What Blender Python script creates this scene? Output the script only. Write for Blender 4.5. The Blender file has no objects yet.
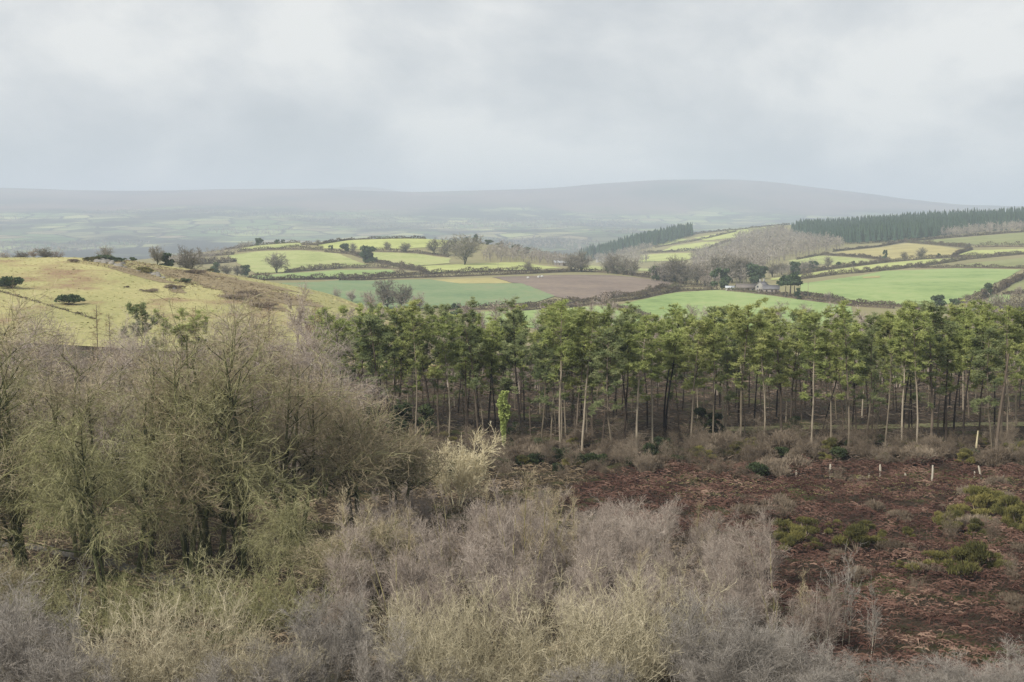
import bpy, math, random
import numpy as np
from mathutils import Vector
from mathutils.geometry import delaunay_2d_cdt

SC = bpy.context.scene
COL = SC.collection
rng = np.random.default_rng(7)
random.seed(7)

# ------------------------------------------------------------------ camera
W, H = 1024, 682
LENS = 50.0
F = LENS / 36.0 * W
HORIZON = 222.0
TP = (H / 2 - HORIZON) / F
PITCH = math.atan(TP)
CP, SP = math.cos(PITCH), math.sin(PITCH)
CAMZ = 30.0
cam = bpy.data.cameras.new("camera")
cam.lens = LENS
cam.sensor_width = 36.0
cam.clip_start = 0.5
cam.clip_end = 80000
camo = bpy.data.objects.new("camera", cam)
COL.objects.link(camo)
camo.location = (0, 0, CAMZ)
camo.rotation_euler = (math.pi / 2 - PITCH, 0, 0)
SC.camera = camo

# ------------------------------------------------------------------ sky, sun, exposure
SUN_EL = math.radians(38)
SUN_AZ = math.radians(222)            # compass-like, clockwise from +Y: behind and to the left
world = bpy.data.worlds.new("World")
SC.world = world
world.use_nodes = True
nt = world.node_tree
nt.nodes.clear()


def N(nt, t, **kw):
    n = nt.nodes.new(t)
    for k, v in kw.items():
        setattr(n, k, v)
    return n


def math_node(nt, op, a, b=None, c=None, clamp=False):
    n = N(nt, 'ShaderNodeMath', operation=op, use_clamp=clamp)
    for i, v in enumerate((a, b, c)):
        if v is None:
            continue
        if isinstance(v, (int, float)):
            n.inputs[i].default_value = v
        else:
            nt.links.new(v, n.inputs[i])
    return n.outputs[0]


def ramp(nt, fac, stops):
    n = N(nt, 'ShaderNodeValToRGB')
    cr = n.color_ramp
    while len(cr.elements) < len(stops):
        cr.elements.new(0.5)
    for e, (p, c) in zip(cr.elements, stops):
        e.position = p
        e.color = (c[0], c[1], c[2], 1)
    nt.links.new(fac, n.inputs[0])
    return n.outputs[0]


tc = N(nt, 'ShaderNodeTexCoord')
sep = N(nt, 'ShaderNodeSeparateXYZ')
nt.links.new(tc.outputs['Generated'], sep.inputs[0])
zz = math_node(nt, 'MAXIMUM', sep.outputs[2], 0.0)
den = math_node(nt, 'ADD', zz, 0.55)
cmb = N(nt, 'ShaderNodeCombineXYZ')
nt.links.new(math_node(nt, 'DIVIDE', sep.outputs[0], den), cmb.inputs[0])
nt.links.new(math_node(nt, 'DIVIDE', sep.outputs[1], den), cmb.inputs[1])
cmb.inputs[2].default_value = 3.1
nz = N(nt, 'ShaderNodeTexNoise')
nz.inputs['Scale'].default_value = 3.3
nz.inputs['Detail'].default_value = 7
nz.inputs['Roughness'].default_value = 0.57
nz.inputs['Distortion'].default_value = 0.25
nt.links.new(cmb.outputs[0], nz.inputs['Vector'])
CLOUD = ramp(nt, nz.outputs[0], [(0.36, (3.85, 4.05, 4.25)), (0.46, (4.6, 4.75, 4.9)), (0.54, (5.45, 5.52, 5.55)), (0.63, (6.7, 6.65, 6.45))])
sky = N(nt, 'ShaderNodeTexSky', sky_type='NISHITA')
sky.sun_disc = False
sky.sun_elevation = SUN_EL
sky.sun_rotation = SUN_AZ
sky.air_density = 1.0
sky.dust_density = 2.0
mix = N(nt, 'ShaderNodeMix', data_type='RGBA')
mix.inputs[0].default_value = 0.95
nt.links.new(sky.outputs[0], mix.inputs[6])
nt.links.new(CLOUD, mix.inputs[7])
bg = N(nt, 'ShaderNodeBackground')
bg.inputs[1].default_value = 0.077
nt.links.new(mix.outputs[2], bg.inputs[0])
wo = N(nt, 'ShaderNodeOutputWorld')
nt.links.new(bg.outputs[0], wo.inputs[0])

sl = bpy.data.lights.new("sun", 'SUN')
sl.energy = 2.6
sl.angle = math.radians(9)
sl.color = (1.0, 0.95, 0.87)
so = bpy.data.objects.new("sun", sl)
COL.objects.link(so)
sd = Vector((math.sin(SUN_AZ) * math.cos(SUN_EL), math.cos(SUN_AZ) * math.cos(SUN_EL), math.sin(SUN_EL)))
so.rotation_euler = sd.to_track_quat('Z', 'Y').to_euler()
so.location = (-60, -60, 90)

SC.view_settings.view_transform = 'Standard'
SC.view_settings.look = 'None'
SC.view_settings.gamma = 1
SC.view_settings.exposure = 0.80
SC.cycles.volume_bounces = 1
SC.cycles.max_bounces = 5
SC.cycles.diffuse_bounces = 3
SC.cycles.glossy_bounces = 1
SC.cycles.use_denoising = True
SC.cycles.denoising_prefilter = 'NONE'
SC.cycles.use_adaptive_sampling = False


# ------------------------------------------------------------------ pixels <-> places
def z_at(Y, y):                       # height of the point seen in row y at distance Y
    return CAMZ + Y * np.tan(np.arctan((H / 2 - np.asarray(y, float)) / F) - PITCH)


def X_at(px, Y, z):
    return (px - W / 2) / F * (Y * CP + (CAMZ - z) * SP)


def project(X, Y, Z):
    d = Y * CP + (CAMZ - Z) * SP
    v = Y * SP + (Z - CAMZ) * CP
    return W / 2 + F * X / d, H / 2 - F * v / d


# ------------------------------------------------------------------ terrain
# each line runs across the country at one distance; values are image row or ('z', height)
def line(Y, kind, pts):
    return Y, kind, pts


LINES = [
    line(-300, 'z', [(0, 34)]), line(-20, 'z', [(0, 29)]), line(0, 'z', [(0, 27.6)]), line(15, 'z', [(0, 21)]),
    line(40, 'z', [(0, 9.5)]), line(65, 'z', [(0, 2.6)]), line(88, 'z', [(0, 0.2)]), line(140, 'z', [(0, 0)]),
    line(200, 'z', [(0, 0)]), line(300, 'z', [(-200, 7), (0, 6.5), (250, 3), (360, 0), (1100, -1)]),
    line(400, 'z', [(-200, 12), (0, 12.2), (200, 9), (300, 5.8), (360, 1.5), (420, -3), (1100, -5)]),
    line(500, 'y', [(-200, 259), (0, 259), (60, 258), (105, 259), (135, 260.5), (160, 266), (200, 270.5), (260, 280.5), (300, 287.5), (340, 297), (370, 310), (430, 333), (1100, 336)]),
    line(570, 'z', [(-200, -1), (0, -2), (300, -9), (430, -14), (1100, -14.5)]),
    line(660, 'z', [(-200, -8), (0, -9), (300, -12), (430, -13), (1100, -14)]),
    line(820, 'y', [(-200, 278), (200, 278), (300, 285), (420, 291), (580, 291), (700, 292), (770, 292.5), (850, 290), (930, 290), (1100, 287)]),
    line(950, 'y', [(-200, 270), (150, 268), (250, 274), (350, 277), (450, 278), (560, 276.5), (640, 279), (700, 284), (770, 283), (860, 279), (930, 279), (1100, 276)]),
    line(1150, 'y', [(-200, 266), (150, 262), (250, 264), (330, 264), (400, 265), (470, 266), (540, 268), (600, 269.5), (650, 272), (700, 275), (770, 272), (840, 268), (930, 266), (1100, 262)]),
    line(1400, 'y', [(-200, 267), (100, 263), (160, 257), (200, 253), (258, 245.5), (300, 243), (360, 239.5), (400, 238.5), (440, 239.5), (480, 243), (500, 246.5), (520, 250.5), (545, 257), (575, 264), (610, 268), (650, 271), (700, 272), (770, 264), (840, 256.5), (930, 251), (1024, 248), (1100, 247)]),
    line(1700, 'y', [(-200, 272), (560, 272), (600, 271), (650, 267), (700, 262), (770, 253), (840, 246), (930, 241), (1024, 235.5), (1100, 233)]),
    line(2200, 'y', [(-200, 270), (540, 270), (590, 264), (650, 252), (700, 246), (760, 239), (790, 236), (840, 235), (930, 229), (1024, 224), (1100, 221)]),
    line(2700, 'y', [(-200, 268), (540, 267), (580, 261), (600, 256), (640, 243), (690, 235), (740, 228.5), (790, 224.5), (840, 225), (930, 222), (1024, 218), (1100, 215)]),
    line(3300, 'y', [(-200, 264), (600, 264), (690, 255), (800, 240), (930, 230), (1100, 225)]),
    line(4000, 'y', [(-200, 256), (200, 257), (560, 255), (800, 250), (1100, 240)]),
    line(5500, 'y', [(-200, 234), (0, 236), (330, 238), (590, 234), (1100, 230)]),
    line(7500, 'y', [(-200, 212), (0, 214), (200, 215), (330, 219), (560, 224), (1100, 222)]),
    line(9000, 'y', [(-200, 203), (0, 204), (330, 207), (580, 213), (800, 213), (1100, 216)]),
    line(12000, 'y', [(-200, 186), (0, 188), (60, 189.5), (130, 191), (220, 189.3), (330, 189), (400, 192), (470, 190.5), (540, 189), (600, 184.5), (660, 180), (730, 179), (770, 181.5), (800, 185.5), (870, 194), (910, 199.5), (960, 204.5), (1024, 206.5), (1100, 207)]),
    line(14500, 'y', [(-200, 204), (290, 200), (1100, 212)]),
    line(16000, 'y', [(-200, 200), (290, 191), (320, 188), (355, 186), (380, 187), (405, 193), (450, 200), (1100, 210)]),
    line(20000, 'z', [(0, 60)]), line(30000, 'z', [(0, 30)]),
]
PXC = np.concatenate([np.arange(-1500, -150, 60), np.arange(-150, 1175, 8), np.arange(1180, 2550, 60)]).astype(float)
UC = (PXC - W / 2) / F
KY = np.array([l[0] for l in LINES], float)
KZ = np.zeros((len(LINES), len(PXC)))
for i, (Y, kind, pts) in enumerate(LINES):
    xs = np.array([p[0] for p in pts], float)
    vs = np.array([p[1] for p in pts], float)
    v = np.interp(PXC, xs, vs)
    wdt = 3 if i > 22 else 5                     # soften the joints between the given points
    ker = np.exp(-0.5 * (np.arange(-wdt, wdt + 1) / (wdt / 2.0)) ** 2)
    ker /= ker.sum()
    v = np.convolve(np.pad(v, wdt, mode='edge'), ker, mode='valid')
    KZ[i] = v if kind == 'z' else z_at(Y, v)
rows = [np.linspace(-300, -20, 8)]
for a, b, n in [(-15, 88, 22), (90, 300, 55), (304, 560, 65), (565, 1500, 120), (1508, 2800, 80), (2820, 4000, 30),
                (4050, 9000, 80), (9100, 12400, 36), (12500, 16400, 24), (16800, 30000, 18)]:
    rows.append(np.linspace(a, b, n))
YR = np.concatenate(rows)


def pchip(xk, yk, x):
    h = np.diff(xk)[:, None]
    d = np.diff(yk, axis=0) / h
    m = np.zeros_like(yk)
    w1 = 2 * h[1:] + h[:-1]
    w2 = h[1:] + 2 * h[:-1]
    same = (d[:-1] * d[1:]) > 0
    with np.errstate(all='ignore'):
        hm = (w1 + w2) / (w1 / d[:-1] + w2 / d[1:])
    m[1:-1] = np.where(same, hm, 0)
    m[0], m[-1] = d[0], d[-1]
    k = np.clip(np.searchsorted(xk, x) - 1, 0, len(xk) - 2)
    t = ((x - xk[k]) / h[k, 0])[:, None]
    hh = h[k]
    return ((2 * t**3 - 3 * t**2 + 1) * yk[k] + (t**3 - 2 * t**2 + t) * hh * m[k]
            + (-2 * t**3 + 3 * t**2) * yk[k + 1] + (t**3 - t**2) * hh * m[k + 1])


GZ = pchip(KY, KZ, YR)
_h = rng.random((64, 64))


def vnoise(x, y):
    xi = np.floor(x).astype(int)
    yi = np.floor(y).astype(int)
    fx, fy = x - xi, y - yi
    fx, fy = fx * fx * (3 - 2 * fx), fy * fy * (3 - 2 * fy)
    g = lambda i, j: _h[i % 64, j % 64]
    return (g(xi, yi) * (1 - fx) + g(xi + 1, yi) * fx) * (1 - fy) + (g(xi, yi + 1) * (1 - fx) + g(xi + 1, yi + 1) * fx) * fy - 0.5


def fbm(x, y, o=4):
    s = 0
    a = 1.0
    for i in range(o):
        s = s + a * vnoise(x + 17.3 * i, y + 5.1 * i)
        x, y, a = x * 2.03, y * 2.03, a * 0.5
    return s


WY = np.maximum(YR, 80.0)
GX = UC[None, :] * WY[:, None]
GYY = np.repeat(YR[:, None], len(UC), 1)
amp = np.interp(YR, [-300, 80, 100, 300, 500, 1000, 3000, 7000, 12000], [.1, .1, .25, .3, .5, .6, 2.0, 12, 10])[:, None]
wl = np.interp(YR, [0, 300, 1000, 4000, 12000], [9, 30, 60, 260, 600])[:, None]
GZ = GZ + amp * fbm(GX / wl, GYY / wl)


def ground_uv(u, Y):
    u = np.asarray(u, float)
    Y = np.asarray(Y, float)
    j = np.clip(np.searchsorted(UC, u) - 1, 0, len(UC) - 2)
    i = np.clip(np.searchsorted(YR, Y) - 1, 0, len(YR) - 2)
    a = (u - UC[j]) / (UC[j + 1] - UC[j])
    b = (Y - YR[i]) / (YR[i + 1] - YR[i])
    return (GZ[i, j] * (1 - a) + GZ[i, j + 1] * a) * (1 - b) + (GZ[i + 1, j] * (1 - a) + GZ[i + 1, j + 1] * a) * b


def ground(X, Y):
    return ground_uv(np.asarray(X, float) / np.maximum(np.asarray(Y, float), 80.0), Y)


def unproj(px, py, y0, y1):
    """where the sight line of a pixel meets the ground between two distances (else the brow it passes closest to)"""
    Y = np.linspace(y0, y1, 500)
    sl_ = math.tan(math.atan((H / 2 - py) / F) - PITCH)
    zr = CAMZ + Y * sl_
    X = (px - W / 2) / F * (Y * CP + (CAMZ - zr) * SP)
    g = ground(X, Y)
    hit = np.nonzero(g >= zr)[0]
    i = hit[0] if len(hit) else int(np.argmax((g - zr) / Y))
    return float(X[i]), float(Y[i]), float(g[i])


def by_col(px, Y):
    z = float(ground((px - W / 2) / F * Y, Y))
    X = X_at(px, Y, z)
    return float(X), float(Y), float(ground(X, Y))


# ------------------------------------------------------------------ mesh helpers
def raw_mesh(name, V, faces, nv=4, tint=None, smooth=False):
    """faces: (n, nv) index array"""
    me = bpy.data.meshes.new(name)
    V = np.ascontiguousarray(V, np.float32)
    faces = np.ascontiguousarray(faces, np.int32)
    me.vertices.add(len(V))
    me.vertices.foreach_set('co', V.ravel())
    me.loops.add(faces.size)
    me.loops.foreach_set('vertex_index', faces.ravel())
    me.polygons.add(len(faces))
    me.polygons.foreach_set('loop_start', np.arange(0, faces.size, nv, dtype=np.int32))
    if smooth:
        me.polygons.foreach_set('use_smooth', np.ones(len(faces), bool))
    if tint is not None:
        at = me.attributes.new('tint', 'FLOAT', 'POINT')
        at.data.foreach_set('value', np.ascontiguousarray(tint, np.float32))
    me.update(calc_edges=True)
    return me


class MB:
    """collects quads (triangles as degenerate-free separate list is not needed) into one mesh"""
    def __init__(self):
        self.V, self.Q, self.T, self.n = [], [], [], 0

    def add(self, V, Q, t=None):
        V = np.asarray(V, float).reshape(-1, 3)
        Q = np.asarray(Q, int).reshape(-1, 4)
        self.V.append(V)
        self.Q.append(Q + self.n)
        self.T.append(np.full(len(V), .5) if t is None else np.broadcast_to(np.asarray(t, float), (len(V),)))
        self.n += len(V)

    def mesh(self, name, smooth=False):
        return raw_mesh(name, np.concatenate(self.V), np.concatenate(self.Q), 4, np.concatenate(self.T), smooth)

    def box(self, c, s, rz=0, t=None):
        b = np.array([(x, y, z) for z in (-.5, .5) for x, y in ((-.5, -.5), (.5, -.5), (.5, .5), (-.5, .5))]) * np.array(s)
        ca, sa = math.cos(rz), math.sin(rz)
        b = np.stack([b[:, 0] * ca - b[:, 1] * sa, b[:, 0] * sa + b[:, 1] * ca, b[:, 2]], 1) + np.array(c)
        self.add(b, [(3, 2, 1, 0), (4, 5, 6, 7), (0, 1, 5, 4), (1, 2, 6, 5), (2, 3, 7, 6), (3, 0, 4, 7)], t)


def norm(v):
    return v / np.maximum(np.linalg.norm(v, axis=-1, keepdims=True), 1e-9)


def tubes(mb, P, R, k, g, tint=None):
    """P (B,n,3), R (B,n): round tubes (k >= 3) or flat ribbons (k == 2)"""
    B, n, _ = P.shape
    T = np.empty_like(P)
    T[:, 1:-1] = P[:, 2:] - P[:, :-2]
    T[:, 0] = P[:, 1] - P[:, 0]
    T[:, -1] = P[:, -1] - P[:, -2]
    T = norm(T)
    ref = norm(g.normal(size=(B, 1, 3)))
    U = norm(np.cross(T, ref))
    Vv = np.cross(T, U)
    if k == 2:
        ring = np.stack([P - U * R[..., None], P + U * R[..., None]], 2)
    else:
        a = np.arange(k) * 2 * math.pi / k
        ring = P[:, :, None] + R[..., None, None] * (U[:, :, None] * np.cos(a)[None, None, :, None] + Vv[:, :, None] * np.sin(a)[None, None, :, None])
    V = ring.reshape(-1, 3)
    base = (np.arange(B)[:, None] * n + np.arange(n - 1)[None, :]) * k
    if k == 2:
        Q = np.stack([base, base + 1, base + 3, base + 2], -1).reshape(-1, 4)
    else:
        s = np.arange(k)
        s2 = (s + 1) % k
        Q = np.stack([base[..., None] + s, base[..., None] + s2, base[..., None] + k + s2, base[..., None] + k + s], -1).reshape(-1, 4)
    if tint is None:
        tint = g.random(B)
    mb.add(V, Q, np.repeat(tint, n * k))


def blades(mb, C, D, L, Wd, g, tint=None):
    """flat leaf-sized quads: centre C, direction D, length L, width Wd"""
    S = norm(np.cross(D, g.normal(size=D.shape)))
    a = D * (L / 2)[:, None]
    b = S * (Wd / 2)[:, None]
    V = np.stack([C - a - b, C - a + b, C + a + b * .6, C + a - b * .6], 1).reshape(-1, 3)
    n = len(C)
    Q = (np.arange(n) * 4)[:, None] + np.arange(4)[None]
    mb.add(V, Q, np.repeat(g.random(n) if tint is None else tint, 4))


def children(P, R, count, t0, t1, ang, L, n, wig, trop, rr, rmin, g, taper=.35, shape=None, curve=None):
    """branches growing off the polylines P: angle from the parent, length, wiggle, pull towards the vector trop"""
    B, m, _ = P.shape
    lens = np.linalg.norm(np.diff(P, axis=1), axis=2).sum(1)
    idx = g.choice(B, count, p=lens / lens.sum())
    t = t0 + (t1 - t0) * g.random(count)
    f = t * (m - 1)
    i = np.minimum(f.astype(int), m - 2)
    a = (f - i)[:, None]
    pos = P[idx, i] * (1 - a) + P[idx, i + 1] * a
    r0 = R[idx, i] * (1 - a[:, 0]) + R[idx, i + 1] * a[:, 0]
    tan = norm(P[idx, i + 1] - P[idx, i])
    perp = norm(np.cross(tan, g.normal(size=(count, 3))))
    th = np.radians(ang[0] + ang[1] * g.normal(size=count))[:, None]
    d = tan * np.cos(th) + perp * np.sin(th)
    ln = L[0] + (L[1] - L[0]) * g.random(count)
    if shape is not None:
        ln = ln * shape(t, pos)
    out = np.zeros((count, n, 3))
    out[:, 0] = pos
    tr = np.array(trop, float)
    for q in range(1, n):
        d = norm(d + wig * g.normal(size=d.shape) + tr * (1 if curve is None else curve(q / (n - 1))))
        out[:, q] = out[:, q - 1] + d * (ln / (n - 1))[:, None]
    rad = np.maximum(np.minimum(r0 * rr, ln * .02 + rmin), rmin)
    Rn = rad[:, None] * np.linspace(1, taper, n)[None]
    return out, np.maximum(Rn, rmin * .5)


def stems(count, h, spread, lean, n, r, wig, g, up=.05, hs=.15):
    a = g.random(count) * 2 * math.pi
    rad = spread * np.sqrt(g.random(count))
    p = np.stack([np.cos(a) * rad, np.sin(a) * rad, np.zeros(count) - .1], 1)
    ln = math.radians(1) * (np.abs(lean) * (0.25 + .75 * g.random(count)))
    out_ = np.stack([np.cos(a), np.sin(a), np.zeros(count)], 1)
    d = norm(out_ * np.sin(ln)[:, None] + np.array([0, 0, 1]) * np.cos(ln)[:, None])
    hh = h * (1 + hs * (g.random(count) * 2 - 1.5))
    P = np.zeros((count, n, 3))
    P[:, 0] = p
    for q in range(1, n):
        d = norm(d + wig * g.normal(size=d.shape) + np.array([0, 0, up]))
        P[:, q] = P[:, q - 1] + d * (hh / (n - 1))[:, None]
    R = r * np.linspace(1, .22, n)[None] * (.7 + .5 * g.random(count))[:, None]
    return P, R


# ------------------------------------------------------------------ materials
def principled(name, rough=.9, spec=.2):
    m = bpy.data.materials.new(name)
    m.use_nodes = True
    n = m.node_tree.nodes['Principled BSDF']
    n.inputs['Roughness'].default_value = rough
    n.inputs['Specular IOR Level'].default_value = spec
    return m, m.node_tree, n


def veg_mat(name, cols, obj_var=.35, noise=(3.0, .3), trans=0.0, grey=None):
    """colour runs over the blades' own tint, a soft noise and a value per plant"""
    m, t, b = principled(name, .92, .15)
    at = N(t, 'ShaderNodeAttribute', attribute_name='tint')
    oi = N(t, 'ShaderNodeObjectInfo')
    co = N(t, 'ShaderNodeTexCoord')
    nz_ = N(t, 'ShaderNodeTexNoise')
    nz_.inputs['Scale'].default_value = 1.0 / noise[0]
    nz_.inputs['Detail'].default_value = 3
    t.links.new(co.outputs['Object'], nz_.inputs['Vector'])
    f = math_node(t, 'MULTIPLY_ADD', at.outputs['Fac'], .55, .22)
    f = math_node(t, 'MULTIPLY_ADD', math_node(t, 'SUBTRACT', oi.outputs['Random'], .5), obj_var, f)
    f = math_node(t, 'MULTIPLY_ADD', math_node(t, 'SUBTRACT', nz_.outputs[0], .5), noise[1] * 2, f, clamp=True)
    st = [(i / (len(cols) - 1), c) for i, c in enumerate(cols)]
    t.links.new(ramp(t, f, st), b.inputs['Base Color'])
    if trans:
        b.inputs['Subsurface Weight'].default_value = 0
        tl = N(t, 'ShaderNodeBsdfTranslucent')
        t.links.new(ramp(t, f, st), tl.inputs[0])
        mx = N(t, 'ShaderNodeMixShader')
        mx.inputs[0].default_value = trans
        t.links.new(b.outputs[0], mx.inputs[1])
        t.links.new(tl.outputs[0], mx.inputs[2])
        t.links.new(mx.outputs[0], t.nodes['Material Output'].inputs[0])
    return m


def ground_mat(name, cols, scales=(20., 2.5), mixw=.5, bump=0.0, aniso=(1, 1, 1), contrast=1.0, stripes=None, second=None):
    m, t, b = principled(name, .95, .1)
    co = N(t, 'ShaderNodeTexCoord')
    mp = N(t, 'ShaderNodeMapping')
    mp.inputs['Scale'].default_value = aniso
    t.links.new(co.outputs['Object'], mp.inputs['Vector'])
    n1 = N(t, 'ShaderNodeTexNoise')
    n1.inputs['Scale'].default_value = 1 / scales[0]
    n1.inputs['Detail'].default_value = 5
    n2 = N(t, 'ShaderNodeTexNoise')
    n2.inputs['Scale'].default_value = 1 / scales[1]
    n2.inputs['Detail'].default_value = 6
    n2.inputs['Roughness'].default_value = .65
    t.links.new(mp.outputs[0], n1.inputs['Vector'])
    t.links.new(mp.outputs[0], n2.inputs['Vector'])
    f = math_node(t, 'MULTIPLY_ADD', n1.outputs[0], 1 - mixw, math_node(t, 'MULTIPLY', n2.outputs[0], mixw))
    f = math_node(t, 'MULTIPLY_ADD', math_node(t, 'SUBTRACT', f, .5), 1.9 * contrast, .5, clamp=True)
    if stripes:
        w = N(t, 'ShaderNodeTexWave', bands_direction='X')
        w.inputs['Scale'].default_value = stripes[0]
        w.inputs['Distortion'].default_value = 1.2
        mr = N(t, 'ShaderNodeMapping')
        mr.inputs['Rotation'].default_value = (0, 0, math.radians(stripes[2]))
        t.links.new(co.outputs['Object'], mr.inputs['Vector'])
        t.links.new(mr.outputs[0], w.inputs['Vector'])
        f = math_node(t, 'MULTIPLY_ADD', math_node(t, 'SUBTRACT', w.outputs['Fac'], .5), stripes[1], f, clamp=True)
    st = [(i / (len(cols) - 1), c) for i, c in enumerate(cols)]
    c = ramp(t, f, st)
    if second:
        n3 = N(t, 'ShaderNodeTexNoise')
        n3.inputs['Scale'].default_value = 1 / second[0]
        n3.inputs['Detail'].default_value = 6
        n3.inputs['Roughness'].default_value = .6
        t.links.new(mp.outputs[0], n3.inputs['Vector'])
        mk = N(t, 'ShaderNodeMapRange')
        mk.inputs[1].default_value = second[2]
        mk.inputs[2].default_value = second[3]
        t.links.new(n3.outputs[0], mk.inputs[0])
        mm = N(t, 'ShaderNodeMix', data_type='RGBA')
        t.links.new(mk.outputs[0], mm.inputs[0])
        t.links.new(c, mm.inputs[6])
        mm.inputs[7].default_value = (*second[1], 1)
        c = mm.outputs[2]
    t.links.new(c, b.inputs['Base Color'])
    if bump:
        bp = N(t, 'ShaderNodeBump')
        bp.inputs['Strength'].default_value = .8
        bp.inputs['Distance'].default_value = bump
        t.links.new(n2.outputs[0], bp.inputs['Height'])
        t.links.new(bp.outputs[0], b.inputs['Normal'])
    return m


def srgb(r, g, b):
    f = lambda c: (c / 255 / 12.92) if c / 255 <= .04045 else ((c / 255 + .055) / 1.055) ** 2.4
    return (f(r), f(g), f(b))


def plain(name, c, rough=.8, var=.15, scale=2.0):
    d = tuple(x * (1 - var) for x in c)
    e = tuple(min(1, x * (1 + var)) for x in c)
    return ground_mat(name, [d, c, e], scales=(scale, scale / 6))


# ------------------------------------------------------------------ scene objects
def new_obj(name, me, mat=None, parent=None, loc=None, kind=None):
    o = bpy.data.objects.new(name, me)
    COL.objects.link(o)
    if mat is not None and me is not None and not me.materials:
        me.materials.append(mat)
    if parent is not None:
        o.parent = parent
    if loc is not None:
        o.location = loc
    if kind:
        o['kind'] = kind
    return o


def tag(o, label, cat=None, group=None, kind=None):
    o['label'] = label
    if cat:
        o['category'] = cat
    if group:
        o['group'] = group
    if kind:
        o['kind'] = kind
    return o


def plant(name, parts, loc, scale, rz, label, cat, group=None, tilt=0.0, sxy=1.0):
    """an Empty at the foot of the plant that carries its parts; alike plants share mesh data"""
    e = bpy.data.objects.new(name, None)
    COL.objects.link(e)
    e.empty_display_size = .3
    e.location = loc
    e.rotation_euler = (tilt * math.cos(rz * 3.1), tilt * math.sin(rz * 2.3), rz)
    e.scale = (scale * sxy, scale * sxy, scale)
    tag(e, label, cat, group)
    for nm, me in parts:
        o = bpy.data.objects.new(nm, me)
        COL.objects.link(o)
        o.parent = e
    return e


ORD = ['first', 'second', 'third', 'fourth', 'fifth', 'sixth', 'seventh', 'eighth', 'ninth', 'tenth', 'eleventh', 'twelfth',
       'thirteenth', 'fourteenth', 'fifteenth', 'sixteenth', 'seventeenth', 'eighteenth', 'nineteenth', 'twentieth']
ORD += ['twenty-' + o for o in ORD[:9]] + ['thirtieth'] + ['thirty-' + o for o in ORD[:9]] + ['fortieth'] + ['forty-' + o for o in ORD[:9]]

# ================================================================== THE GROUND
M_FAR = None


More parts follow.
